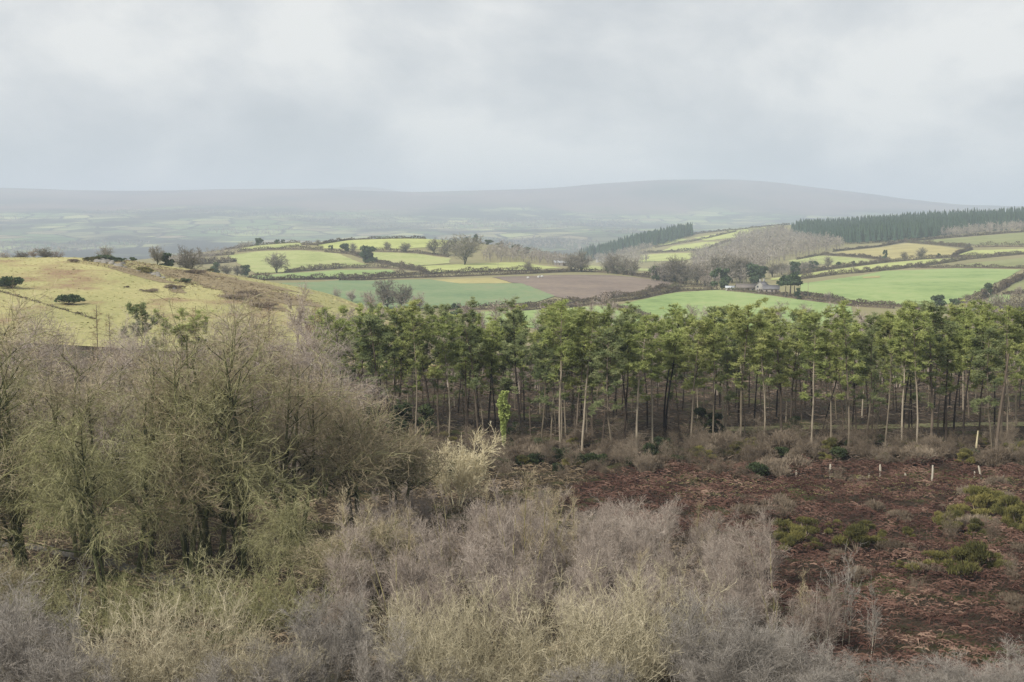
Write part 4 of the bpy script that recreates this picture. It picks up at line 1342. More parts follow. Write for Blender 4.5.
gable_house('farmhouse', foot(762, 292.5), math.radians(58), 7.4, 5.2, 4.0, 2.2, M_WALL, M_SLATE, 'white gabled farmhouse with chimney among the trees', 'house', (-2.9, 2.8),
            [(-2.2, 1.4, 1.0, 1.2, 'front'), (1.8, 1.4, 1.0, 1.2, 'front'), (-2.2, 3.6, .9, 1.0, 'front'), (1.8, 3.6, .9, 1.0, 'front'), (1.2, 3.5, .9, 1.0, 'side'), (-1.2, 1.4, .9, 1.1, 'side')], (-.2, 1.0, 2.0))
gable_house('farm_wing', foot(771, 293.0), math.radians(-10), 9.0, 5.0, 2.4, 1.9, M_STONE, M_SLATE, 'low slate-roofed wing right of the farmhouse gable', 'barn', (),
            [(-2.5, 1.3, .9, .9, 'front'), (.5, 1.3, .9, .9, 'front')], (2.8, 1.0, 1.9))
gable_house('barn', foot(746, 291.8), math.radians(4), 11.5, 6.0, 2.6, 2.0, M_STONE, M_TILE, 'long brown-roofed barn left of the farmhouse', 'barn', (),
            [(-3.5, 1.4, .9, .8, 'front'), (3.2, 1.4, .9, .8, 'front')], (0, 2.4, 2.2))
gable_house('shed', foot(730, 291.0), math.radians(-6), 5.0, 3.6, 2.0, .9, M_WALL, M_TIN, 'small pale shed at the left end of the farm', 'shed', (), [(1.2, 1.2, .7, .6, 'front')], (-1.0, .9, 1.8))
gable_house('barn', foot(561, 265.5, (900, 1400)), math.radians(8), 12.0, 7.0, 2.6, 1.6, M_STONE, M_TIN, 'silver-roofed barn among scrub above the ploughed field', 'barn', (), [(-2, 1.3, 1, .8, 'front')], (2.5, 2.6, 2.3))
for px, py, rz, lab in [(590, 261, .2, 'left tiny white house below the far conifer wood'), (600, 262, -.3, 'middle tiny white house below the far conifer wood'), (606, 262.5, .5, 'right tiny white house below the far conifer wood')]:
    gable_house('cottage', foot(px, py, (1800, 2700)), rz, 11, 7, 5.0, 2.6, M_WALL, M_SLATE, lab, 'house', (-4.6,), [(-2.5, 1.6, 1, 1.2, 'front'), (2.5, 1.6, 1, 1.2, 'front'), (-2.5, 4, 1, 1, 'front'), (2.5, 4, 1, 1, 'front')], (0, 1, 2))

# wrapped bales on the ploughed field, poles
M_BALE = plain('bale_wrap', C(178, 178, 174), .6, .04, 1.0)


def lathe_x(r, l, k=14):
    mb = MB()
    prof = [(-l / 2, .05), (-l / 2, r * .82), (-l / 2 + r * .2, r), (l / 2 - r * .2, r), (l / 2, r * .82), (l / 2, .05)]
    a = np.arange(k) * 2 * math.pi / k
    V = np.concatenate([np.stack([np.full(k, x), rr * np.cos(a), r + rr * np.sin(a)], 1) for x, rr in prof])
    Q = [(i * k + j, i * k + (j + 1) % k, (i + 1) * k + (j + 1) % k, (i + 1) * k + j) for i in range(len(prof) - 1) for j in range(k)]
    mb.add(V, Q)
    return mb.mesh('bale', smooth=True)


bale = lathe_x(.75, 1.5)
for px, py, rz, lab in [(542, 277.6, .3, 'right white wrapped bale on the ploughed field'), (538.6, 278, 1.1, 'middle white wrapped bale on the ploughed field'), (528, 279, .1, 'left white wrapped bale on the ploughed field')]:
    o = new_obj('wrapped_bale', bale, M_BALE, loc=foot(px, py, (800, 1100)))
    o.rotation_euler.z = rz
    tag(o, lab, 'bale', 'white bales on the ploughed field')


def pole_mesh(h):
    mb = MB()
    g = np.random.default_rng(3)
    P = np.array([[[0, 0, -.3], [0, 0, h * .5], [0, 0, h]]], float)
    tubes(mb, P, np.array([[.14, .12, .10]]), 8, g)
    return mb.mesh('pole', smooth=True)


for px, py, h, lab, yr in [(808, 297, 8, 'thin utility pole right of the farmhouse pines', (700, 1000)), (498, 272, 7.5, 'thin utility pole in the hedge above the ploughed field', (850, 1200))]:
    e = new_obj('utility_pole', None, loc=foot(px, py, yr))
    tag(e, lab, 'pole')
    new_obj('post', pole_mesh(h), M_WOOD, e)
    cb = MB()
    cb.box((0, 0, h - .5), (1.6, .1, .12))
    new_obj('crossarm', cb.mesh('crossarm'), M_WOOD, e)

# ================================================================== LEFT HILL: rocks, gorse, field bank
def rock_mesh(seed):
    g = np.random.default_rng(seed)
    nu, nv = 9, 6
    V = []
    ph = g.random(6) * 6
    for j in range(nv + 1):
        th = math.pi * j / nv
        for i in range(nu):
            a = 2 * math.pi * i / nu
            r = 1 + .22 * math.sin(2 * a + ph[0]) + .15 * math.sin(3 * a + ph[1] + 2 * th) + .10 * g.normal()
            V.append((r * math.sin(th) * math.cos(a) * 1.3, r * math.sin(th) * math.sin(a), .62 * r * math.cos(th)))
    Q = [(j * nu + i, j * nu + (i + 1) % nu, (j + 1) * nu + (i + 1) % nu, (j + 1) * nu + i) for j in range(nv) for i in range(nu)]
    mb = MB()
    mb.add(V, Q)
    return mb.mesh('rock')


M_ROCK = ground_mat('granite', [C(96, 93, 86), C(134, 130, 122), C(168, 164, 156)], (1.2, .2), .6, .1)
ROCKS = [rock_mesh(400 + k) for k in range(4)]
RK = [(98, 262.5, 1.2), (101, 262, 1.5), (104, 263.5, 1.0), (107, 262.8, 1.3), (111, 264.6, 1.2), (112, 262.4, .9), (116, 265.6, .8), (119, 266.8, 1.2), (122, 264.5, .9), (125, 268, .7), (139, 271.5, .7), (151, 274, .9), (156, 275.5, 1.2), (158.5, 277, .8),
      (163, 278.4, .7), (170, 287.4, 1.0), (174, 289.5, .8), (150, 292, .8)]
for k, (px, py, s) in enumerate(RK):
    X, Y, Z = unproj(px, py, 320, 515)
    o = new_obj('boulder', ROCKS[k % 4], M_ROCK, loc=(X, Y, Z + .15 * s))
    o.scale = (s, s, s)
    o.rotation_euler.z = k * 1.3
    if px <= 126:
        lab, gr = f'pale granite boulder in the outcrop on the brow, {ORD[k]} from its left end', 'granite boulders on the hill brow'
    else:
        lab, gr = f'pale granite boulder scattered down the hill, {ORD[k - 10]} below the outcrop', 'granite boulders scattered down the hill'
    tag(o, lab, 'rock', gr)
GORSE = [leafy(500 + k, h=2.0, w=2.6, n=2200, lumps=10) for k in range(3)]
DARKB = [leafy(510 + k, h=2.4, w=3.2, n=1500, lumps=10, leaf=(.25, .45), mat='holly', wid=.6) for k in range(2)]
HILLB = [leafy(515 + k, h=2.2, w=3.0, n=2200, lumps=16, leaf=(.2, .4), mat='far_green', wid=.5, clump=.34) for k in range(2)]  # the lighter far green puts haze into the bushes' colour
BRAM = [leafy(520 + k, h=1.6, w=3.0, n=2400, lumps=12, leaf=(.25, .6), mat='bramble', wid=.09, upw=.9) for k in range(3)]
HB = [(13, 289, 1.7, 1.25, 'd0', 'large dark gorse bush at the left edge of the grassy hill'), (1, 287, 1.0, 1.2, 'd1', 'small dark bush cut by the left edge on the grassy hill'), (69, 305, 1.45, 1.15, 'd1', 'round dark bush alone in the yellow-green pasture'),
      (94, 262, 1.0, 1.6, 'g0', 'gorse bush on the brow above the boulders'), (88, 261.5, .8, 1.6, 'g1', 'low gorse bush on the brow left of the boulders'), (107, 261, 1.0, 2.2, 'd0', 'dark heath bush along the rocky brow'),
      (118, 262, .8, 2.0, 'd1', 'dark heath bush right end of the rocky brow'), (148, 273.5, 1.1, 1.7, 'g2', 'gorse bush on the slope right of the rocks'), (74, 262.5, .7, 1.8, 'b0', 'brown bramble patch left on the brow'),
      (173, 289, .8, 2.2, 'b1', 'dark heather clump in the pasture below the rocks'), (150, 292.5, .6, 2.4, 'b2', 'low heather clump in the lower pasture'), (186, 283, .7, 2.0, 'd0', 'small dark bush on the tan slope'),
      (197, 274.5, 1.0, 2.0, 'b0', 'brown scrub by the brow right of the evergreen'), (250, 296, .9, 2.8, 'b1', 'long brown bracken clump on the lower slope'), (232, 299, .9, 2.8, 'b2', 'brown bracken clump near the larch tops'),
      (262, 308, .9, 2.4, 'b0', 'brown bracken clump lowest on the grassy slope'), (210, 272, .6, 1.8, 'g1', 'little gorse bush on the descending brow'), (127, 288, .35, 1.4, 'b1', 'tuft of heather in mid pasture')]
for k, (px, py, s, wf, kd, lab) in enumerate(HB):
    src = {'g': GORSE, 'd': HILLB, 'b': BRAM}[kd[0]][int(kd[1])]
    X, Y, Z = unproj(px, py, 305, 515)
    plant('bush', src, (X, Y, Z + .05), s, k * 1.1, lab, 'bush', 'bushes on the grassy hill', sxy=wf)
# low field bank with turf and stones crossing the pasture
g = np.random.default_rng(77)
bp = np.array([unproj(x, y, 300, 515)[:2] for x, y in [(-40, 283), (0, 292), (14, 296), (40, 303.5), (72, 313), (95, 320)]])
s = np.concatenate([[0], np.cumsum(np.linalg.norm(np.diff(bp, axis=0), axis=1))])
n = 900
t = g.random(n) * s[-1]
X = np.interp(t, s, bp[:, 0]) + g.normal(0, .35, n)
Y = np.interp(t, s, bp[:, 1]) + g.normal(0, .35, n)
gap = np.clip(fbm(t / 3.0, t * 0, 3) + .4, 0, 1)
Z = ground(X, Y) + .9 * gap * g.random(n)
mb = MB()
blades(mb, np.stack([X, Y, Z], 1), norm(g.normal(size=(n, 3)) + np.array([0, 0, .5])), .35 + .4 * g.random(n), np.full(n, .22), g)
o = new_obj('field_bank', mb.mesh('field_bank'), M['hedge'])
tag(o, 'low scrubby field bank crossing the pasture at the left edge', 'bank')

# ================================================================== PINES
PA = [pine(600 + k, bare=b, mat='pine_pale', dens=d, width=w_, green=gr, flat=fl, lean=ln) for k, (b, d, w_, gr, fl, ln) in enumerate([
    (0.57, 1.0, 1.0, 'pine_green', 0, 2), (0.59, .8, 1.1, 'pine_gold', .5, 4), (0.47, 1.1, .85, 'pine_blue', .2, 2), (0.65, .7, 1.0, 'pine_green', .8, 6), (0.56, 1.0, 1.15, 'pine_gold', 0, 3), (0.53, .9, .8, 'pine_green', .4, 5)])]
PD = [pine(620 + k, bare=b, mat='pine_bark', rt=.17, dens=d, width=w_, green=gr, flat=fl, lean=ln) for k, (b, d, w_, gr, fl, ln) in enumerate([
    (0.58, 1.0, 1.0, 'pine_green', .2, 2), (0.46, 1.1, .9, 'pine_blue', 0, 3), (0.59, .8, 1.15, 'pine_green', .7, 5), (0.52, .9, .85, 'pine_gold', .3, 4), (0.55, .7, .9, 'pine_blue', .6, 6)])]
FRONT = [  # column, row of the foot, pale or dark, row of the top
    (329, 436, 'd', 318), (347, 438, 'd', 302), (363, 436, 'd', 312), (381, 440, 'd', 307), (397, 434, 'd', 318), (416, 446, 'p', 303), (433, 437, 'd', 306), (449, 441, 'p', 316),
    (466, 438, 'd', 312), (479, 440, 'd', 306), (488, 436, 'd', 318), (520, 442, 'd', 309), (541, 446, 'p', 318), (551, 443, 'p', 308), (560, 452, 'p', 301), (575, 444, 'd', 312), (582, 451, 'p', 318),
    (593, 445, 'd', 324), (602, 449, 'd', 316), (612, 455, 'p', 320), (625, 450, 'd', 309), (637, 452, 'p', 313), (653, 446, 'p', 318), (665, 442, 'd', 312), (691, 446, 'p', 312), (713, 444, 'p', 322), (726, 440, 'p', 318), (739, 451, 'p', 307), (764, 448, 'p', 312),
    (782, 444, 'd', 307), (812, 453, 'p', 314), (831, 452, 'p', 322), (849, 452, 'p', 312), (866, 446, 'p', 306), (885, 448, 'p', 314), (901, 450, 'p', 309), (917, 452, 'p', 301), (931, 446, 'd', 308), (946, 444, 'd', 316), (962, 449, 'd', 312), (992, 451, 'p', 318), (1009, 450, 'p', 309), (1027, 451, 'd', 318)]
for k, (px, py, kd, ty) in enumerate(FRONT):
    X, Y, Z = unproj(px, py, 150, 260)
    h = float(z_at(Y, ty + 10 * math.sin(k * 2.7) - 2)) - Z
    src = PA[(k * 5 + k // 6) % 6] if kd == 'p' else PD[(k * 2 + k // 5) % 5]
    e = plant('pine_tree', src, (X, Y, Z - .1), h / crown_top(src), k * 2.4 + .3, f"{'pale' if kd == 'p' else 'dark'}-trunked pine in the front row, {ORD[k]} from its left end", 'tree', 'pines of the front row', tilt=.02)
    wv = .92 + .36 * ((k * .618) % 1)
    e.scale.x *= wv
    e.scale.y *= wv
g = np.random.default_rng(640)
nb = 0
for k in range(134):
    px = 322 + (k * 0.618034 % 1.0) * 735
    Y = 194 + 36 * g.random()
    X, Y, Z = by_col(px, Y)
    h = float(z_at(Y, 302 + 44 * g.random())) - Z
    src = PD[int(g.integers(5))] if g.random() < .78 else PA[int(g.integers(6))]
    zone = 'left third' if px < 560 else ('middle' if px < 800 else 'right third')
    plant('pine_tree', src, (X, Y, Z - .1), h / crown_top(src), g.random() * 6.3, f'tall pine standing in the back rows of the {zone} of the pine belt', 'tree', f'back-row pines, {zone} of the belt', tilt=.02)
# leaning dark stem and a broken white stem
def trunk_only(name, px, py, h, r, lean, mat, label, snags=8):
    X, Y, Z = unproj(px, py, 150, 260)
    g = np.random.default_rng(int(px))
    A = MB()
    n = 9
    tt = np.linspace(0, 1, n)
    P = np.stack([lean * h * tt, .02 * h * np.sin(tt * 5), -.1 + h * tt], 1)[None]
    tubes(A, P, (r * np.linspace(1, .5, n))[None], 7, g)
    e = new_obj(name, None, loc=(X, Y, Z))
    tag(e, label, 'tree trunk')
    new_obj('trunk', A.mesh('trunk', True), mat, e)
    if snags:
        Bm = MB()
        P1, R1 = children(P, (r * np.linspace(1, .5, n))[None], snags, .3, .98, (70, 15), (.5, 1.4), 4, .2, (0, 0, .05), .3, .02, g)
        tubes(Bm, P1, R1, 3, g)
        for_ = new_obj('dead_branches', Bm.mesh('dead_branches'), mat, e)
    return e


trunk_only('leaning_trunk', 996, 452, 13, .24, .09, M['pine_bark'], 'dark leaning trunk near the right end of the pine belt')
trunk_only('broken_trunk', 976, 452, 2.9, .17, .06, M['pale_twig'], 'short broken whitish trunk at the edge of the pines', 0)
trunk_only('leaning_trunk', 820, 440, 9, .13, .25, M['pine_bark'], 'thin dark trunk leaning between pale pine stems')
# ivy-clad stem
X, Y, Z = unproj(504, 450, 150, 230)
e = new_obj('ivy_clad_trunk', None, loc=(X, Y, Z))
tag(e, 'slim dead trunk clothed in bright yellow-green ivy before the pines', 'tree')
g = np.random.default_rng(9)
A, B = MB(), MB()
tubes(A, np.array([[[0, 0, -.1], [.05, 0, 4], [0, 0, 7.4]]], float), np.array([[.14, .12, .08]]), 6, g)
n = 2600
zt = g.random(n) ** .8
zi = .2 + 7.6 * zt
wd = .12 + .75 * np.clip((zt - .05) * 1.5, 0, 1) ** 1.3 * (1 - .55 * np.clip((zt - .72) / .28, 0, 1)) * (1 + .5 * fbm(zt * 9, zt * 0, 2))
a = g.random(n) * 6.283
rr = wd * np.sqrt(.3 + .7 * g.random(n))
ctr = np.stack([rr * np.cos(a) + .25 * np.sin(zi * 1.7) * zt, rr * np.sin(a), zi], 1)
blades(B, ctr, norm(np.stack([np.cos(a), np.sin(a), -.3 + .6 * g.random(n)], 1) + .5 * g.normal(size=(n, 3))), .18 + .14 * g.random(n), .14 + .1 * g.random(n), g)
new_obj('trunk', A.mesh('trunk', True), M['pine_bark'], e)
new_obj('ivy', B.mesh('ivy'), M['ivy'], e)

# young dark evergreens among the trunks
YC = [far_leafy(560 + k, h=6.0, w=3.4, trunk=.02, n=2600, mat='holly', bark='pine_bark') for k in range(2)]
for k, (px, Y, h, wf, lab) in enumerate([(703, 192, 5.2, 1.0, 'left dark young evergreen among the pine trunks'), (716, 194, 4.0, 1.0, 'right dark young evergreen among the pine trunks'), (516, 190, 3.2, 1.2, 'low dark holly right of the ivy-clad trunk'),
                                         (425, 196, 5.0, 1.0, 'dark holly behind the pines at the left end'), (398, 192, 6.0, 1.2, 'tall dark evergreen at the left end of the pines'), (795, 198, 3.0, 1.3, 'dark holly below a leaning trunk'),
                                         (345, 190, 7.0, 1.0, 'dark evergreen behind the leftmost pines'), (372, 186, 6.0, 1.0, 'dark evergreen rising left of the pale shrub')]):
    plant('young_evergreen', YC[k % 2], by_col(px, Y), h / 6.0, k * 1.9, lab, 'evergreen', 'young evergreens among the pines', sxy=wf)

# ================================================================== BARE WOOD BEHIND THE PINES
ST = [thicket_tree(700 + k, h=10.5, nstem=3, ntw=3600, lean=14, r=.10, len1=(2.0, 3.8), fine=.016, name='wood_tree') for k in range(3)]
g = np.random.default_rng(41)
for k in range(64):
    px = 300 + (k * 0.618034 % 1.0) * 770
    Y = 242 + 80 * g.random()
    h = 9 + 4 * g.random()
    plant('bare_tree', ST[k % 3], by_col(px, Y), h / 10.5, g.random() * 6.3, 'mauve bare tree seen between the trunks behind the pine belt', 'tree', 'bare trees behind the pines', sxy=1.25)

# ================================================================== LEFT-HAND BEECHES
BE = [beech(800, 4, .02, 'beech_twig'), beech(801, 3, .05, 'moss_twig'), beech(802, 5, .0, 'beech_twig', width=.9), beech(803, 2, .15, 'moss_twig', h=20, ntw=8000, width=1.1, low=.25)]
MV = [beech(811, 3, .0, 'mauve_twig', h=19, ntw=9000, width=.9, bough='mauve_twig')]
BL = [  # column, distance, height, kind, label
    (-28, 112, 22.2, 0, 'tall bare beech cut off by the left edge'),
    (34, 116, 21.2, 1, 'mossy bare beech nearest the left edge'),
    (84, 126, 19.3, 2, 'grey-brown beech behind the pale arching tree'),
    (138, 120, 19.6, 1, 'beech with dark trunk left of the beech clump centre'),
    (190, 118, 21.8, 2, 'central many-stemmed beech of the left-hand clump'),
    (214, 124, 22.3, 0, 'beech just right of the many-stemmed one'),
    (252, 119, 22.0, 1, 'mossy beech on the right side of the clump'),
    (296, 126, 20.0, 2, 'outermost beech on the right of the clump'),
    (108, 106, 15.5, 3, 'pale mossy beech with arching drooping branches'),
    (300, 112, 9.0, 3, 'low mossy tree with drooping boughs right of the clump'),
]
for k, (px, Y, h, kd, lab) in enumerate(BL):
    plant('beech_tree', BE[kd], by_col(px, Y), (h + (1.3 if px < 180 else .5)) / (23.0 if kd != 3 else 20.0), k * 1.37 + .4, lab, 'tree', 'bare beeches on the left')
MB_ = sorted([(10, 150, 19.3), (62, 158, 18.2), (112, 152, 17.6), (165, 160, 18.6), (222, 154, 20), (272, 160, 19.6), (318, 152, 17.0), (300, 170, 18), (240, 172, 18.6), (130, 172, 16.2), (40, 174, 17)])
for k, (px, Y, h) in enumerate(MB_):
    plant('bare_tree', MV[0], by_col(px, Y), (h + (1.2 if px < 100 else .5)) / 19.0, k * 2.13, f'mauve fuzzy-topped bare tree behind the beeches, {ORD[k]} from the left edge', 'tree', 'mauve trees behind the beeches')
MID = beech(820, 3, .0, 'beech_twig', h=13, ntw=5200, width=.75, low=.42)
plant('bare_tree', MID, by_col(350, 131), 13.6 / 13, .5, 'wide spreading mossy tree with dark stems right of the beeches', 'tree', sxy=1.15)
plant('bare_tree', MID, by_col(395, 138), 9.5 / 13, 2.7, 'smaller mossy tree just left of the pale shrub', 'tree', sxy=1.2)
for k, (px, Y, h, lab) in enumerate([(14, 104, 4.4, 'low mossy tree in the dark hollow at the left edge'), (325, 109, 5.5, 'low mossy tree above the dark hollow'), (368, 112, 6.0, 'low mossy tree between hollow and thicket')]):
    plant('mossy_tree', MID, by_col(px, Y), h / 13, k * 1.2 + .3, lab, 'tree', 'low mossy trees under the beeches', sxy=1.4)
HM = [hazel(875, h=4.6, nstem=60, twig='moss_twig', lean=56, ntw=4200)]
for k, (px, Y, h, lab) in enumerate([(-5, 103, 4.6, 'mossy low bush under the beech at the left edge'), (52, 104, 4.4, 'mossy low bush left of the arching beech trunk'), (100, 101, 3.8, 'mossy low bush in front of the arching beech'), (150, 104, 4.4, 'mossy low bush before the dark beech trunks'),
                                     (205, 105, 4.8, 'mossy low bush right before the beech stems'), (250, 103, 4.6, 'mossy low bush at the bend of the track'), (285, 104, 4.2, 'mossy low bush at the right end of the beeches')]):
    plant('mossy_bush', HM[0], by_col(px, Y), h / 4.7, k * 2.1, lab, 'bush', 'mossy bushes under the beeches', sxy=1.25)
LA = [larch(830), larch(831)]
for k, (px, Y, ty, lab) in enumerate([(314, 178, 305, 'bare larch at the left end of the pines'), (272, 185, 300, 'tall bare larch above the beech tops'), (200, 190, 306, 'bare larch beside the small green pine crown'), (101, 190, 305, 'bare larch standing up left of the small pine'),
                                      (113, 194, 313, 'shorter bare larch next to the small pine'), (164, 190, 312, 'bare larch between the two small pine crowns')]):
    X, Y, Z = by_col(px, Y)
    plant('larch_tree', LA[k % 2], (X, Y, Z), (float(z_at(Y, ty)) - Z) / 16.0, k, lab, 'tree', 'bare larches behind the beeches')
for k, (px, Y, ty, lab, s_) in enumerate([(145, 188, 303, 'small green pine above the beeches on the left', .75), (192, 180, 308, 'flat green pine crown above the beech tops', 1.0), (204, 184, 310, 'second green pine crown behind the beech tops', 1.0)]):
    X, Y, Z = by_col(px, Y)
    plant('pine_tree', PD[(k + 1) % 3], (X, Y, Z), (float(z_at(Y, ty)) - Z) / crown_top(PD[(k + 1) % 3]), k * 2, lab, 'tree', 'pines above the beeches', sxy=s_)

# ================================================================== THICKETS
PALE = thicket_tree(840, h=6.4, nstem=9, twig='pale_twig', bark='pale_twig', ntw=5200, lean=42, spread=.8, r=.05, up=.02, len1=(1.2, 2.4), fine=.013, name='pale_shrub')
plant('pale_shrub', PALE, by_col(457, 147), 8.0 / 6.4, .4, 'bleached cream-coloured shrub in the middle of the thicket', 'shrub', sxy=1.0)
SA = [thicket_tree(850 + k, h=6.5, nstem=5, twig=t_, bark=b_, ntw=4800, lean=27, r=.04, name='sapling') for k, (t_, b_) in enumerate([('mauve_twig', 'birch_bark'), ('mauve_twig', 'lichen'), ('mauve_twig', 'mauve_twig'), ('mauve_twig', 'birch_bark')])]
SB = [thicket_tree(890 + k, h=6.5, nstem=6, twig='bramble', bark='bramble', ntw=3600, lean=24, r=.035, name='scrub') for k in range(2)]
GB = [thicket_tree(860 + k, h=6.0, nstem=10, twig='grey_twig', bark='birch_bark', ntw=9500, lean=30, spread=1.0, r=.03, fine=.0058, len1=(1.2, 2.2), name='grey_birch') for k in range(2)]
LI = [thicket_tree(866 + k, h=9.5, nstem=3, twig=('mauve_twig', 'beech_twig')[k], bark='lichen', ntw=1300, lean=8, spread=.7, r=.07, len1=(.7, 1.5), fine=.009, rise=.25, name='lichen_tree') for k in range(2)]
HZ = [hazel(870), hazel(871, nstem=90, lean=38), hazel(872, nstem=120, h=5.0, lean=50)]
POLY = world_poly([(395, 505), (470, 500), (560, 520), (640, 540), (720, 548), (775, 585), (815, 640), (840, 690), (380, 700), (300, 640), (330, 580), (380, 545)], (60, 200))
g = np.random.default_rng(88)
SX, SY = scatter(POLY, 3.7, g)
ns = 0
for x, y in zip(SX, SY):
    px, py = project(x, y, 0)
    if (y < 97 and px < 640) or (424 < px < 505 and y > 124):
        continue
    h = (3.2 + 3.4 * g.random()) * float(np.interp(y, [118, 145], [1, .55]))
    kd = int(g.integers(0, 4))
    zone = 'left part' if px < 520 else ('middle' if px < 660 else 'right part')
    depth = 'front' if y < 115 else 'back'
    if g.random() < .22:
        plant('slender_tree', LI[kd % 2], (x, y, float(ground(x, y))), h * 1.12 / 9.5, g.random() * 6.3, f'upright lichened young tree in the {zone} of the mauve thicket, towards its {depth}', 'tree', f'upright young trees in the {zone} of the thicket, {depth}', sxy=1.3)
        continue
    plant('sapling', SA[kd], (x, y, float(ground(x, y))), h / 6.5, g.random() * 6.3, f'slender bare sapling in the {zone} of the mauve thicket, towards its {depth}', 'sapling', f'saplings in the {zone} of the thicket, {depth}')
for k, (px, Y, h, lab) in enumerate([(513, 112, 8.6, 'yellow-lichened slender tree, left of three in mid thicket'), (530, 111, 9.2, 'yellow-lichened slender tree, tallest in mid thicket'), (541, 114, 8.0, 'yellow-lichened slender tree, right of three in mid thicket'), (576, 113, 7.0, 'slim lichened tree right of the three yellow ones'),
                                     (452, 118, 7.2, 'slim lichened tree below the pale shrub'), (480, 116, 7.0, 'slim lichened tree right below the pale shrub')]):
    plant('lichened_tree', LI[k % 2], by_col(px, Y), h / 9.5, k * 1.9, lab, 'tree', 'lichened trees of the thicket')
for k, (px, Y, h, wf, kd, lab) in enumerate([
        (175, 93, 6.6, 1.05, 0, 'broad olive hazel bush below the beech clump'), (128, 91, 5.2, 1.0, 1, 'olive hazel bush left of the broad one'), (228, 92, 5.6, 1.0, 2, 'olive hazel bush right of the broad one'),
        (445, 92, 6.6, 1.05, 0, 'rounded olive hazel bush, left of the foreground pair'), (492, 93, 6.4, .95, 1, 'rounded olive hazel bush, right of the foreground pair'), (560, 94, 6.9, 1.05, 2, 'tan hazel bush in the bottom middle'),
        (612, 94, 7.0, 1.0, 0, 'tan hazel bush right of bottom middle'), (655, 97, 6.6, 1.0, 1, 'tan hazel bush left of the grey birch fuzz'), 
        (282, 91, 4.4, .9, 2, 'brownish hazel bush beside the dark hollow'), (420, 100, 5.4, .9, 2, 'hazel bush behind the rounded foreground pair')]):
    plant('hazel_bush', HZ[kd], by_col(px, Y * .93), h * 1.05 / 5.6, k * 2.2, lab, 'bush', 'hazel bushes in the foreground', sxy=wf)
for k, (px, Y, h, wf, lab) in enumerate([
        (728, 91, 6.2, 1.15, 'blue-grey birch fuzz in the bottom right, largest of its kind'), (690, 92, 5.6, 1.1, 'grey birch left of the largest bottom one'), (772, 92, 5.4, 1.1, 'grey birch right of the largest bottom one'), (810, 90, 4.4, 1.2, 'low grey birch at the foot of the bracken'),
        (850, 88, 3.6, 1.3, 'low grey birch at the bottom below the bracken'), (895, 88, 3.2, 1.3, 'grey scrub birch at the bottom right, left one'), (940, 88, 3.2, 1.4, 'grey scrub birch at the bottom right, middle one'), (985, 87, 3.0, 1.4, 'grey scrub birch at the bottom right, right one'), (1025, 87, 2.6, 1.4, 'grey scrub birch in the bottom right corner'),
        (10, 92, 6.4, 1.1, 'grey birch in the bottom left corner'), (52, 90, 5.4, 1.1, 'grey birch right of the bottom left corner'), (-25, 95, 7.0, 1.1, 'grey birch cut off by the left edge'), (92, 88, 4.4, 1.0, 'low grey birch left of the hazel bushes'),
        (340, 94, 6.2, 1.1, 'pale-stemmed birch in the dark hollow'), (312, 90, 4.6, 1.0, 'small grey birch in front of the dark hollow'), (375, 90, 4.8, 1.0, 'small grey birch left of the rounded hazel')]):
    plant('birch_bush', GB[k % 2], by_col(px, Y * .94), h * 1.03 / 6.0, k * 1.3, lab, 'birch', 'grey birches in the foreground', sxy=wf)
for k in range(17):
    px = -20 + k * 66 + 22 * math.sin(k * 2.3)
    e_ = plant('low_shrub', (HZ if k in (2, 8) else GB)[k % 2], by_col(px, 82 + (k % 3)), (3.4 + .8 * math.sin(k * 1.7)) / 5.8, k * 1.9, f'low bare shrub cut by the bottom edge of the view, {ORD[k]} from the left', 'shrub', 'low shrubs along the bottom edge', sxy=1.5)
WB = [thicket_tree(880 + k, h=5.6, nstem=3, twig='grey_twig', bark='birch_bark', ntw=420, lean=22, r=.034, len1=(.9, 1.9), fine=.009, name='white_birch') for k in range(2)]
for k, (px, Y, h, lab) in enumerate([(68, 90, 6.6, 'white-stemmed young birch at the bottom left'), (14, 86, 4.8, 'white-stemmed birch in the bottom left corner'), (345, 91, 6.0, 'white-stemmed young birch in the dark hollow'), (735, 86, 4.6, 'white birch stems in the grey fuzz, right one'),
                                     (705, 86, 4.2, 'white birch stems in the grey fuzz, left one'), (842, 97, 6.5, 'thin pale birch standing against the bracken'), (870, 96, 4.8, 'short pale birch against the bracken')]):
    plant('young_birch', WB[k % 2], by_col(px, Y), h / 5.6, k * 2.7, lab, 'birch', 'white-stemmed birches in the foreground', sxy=.8)

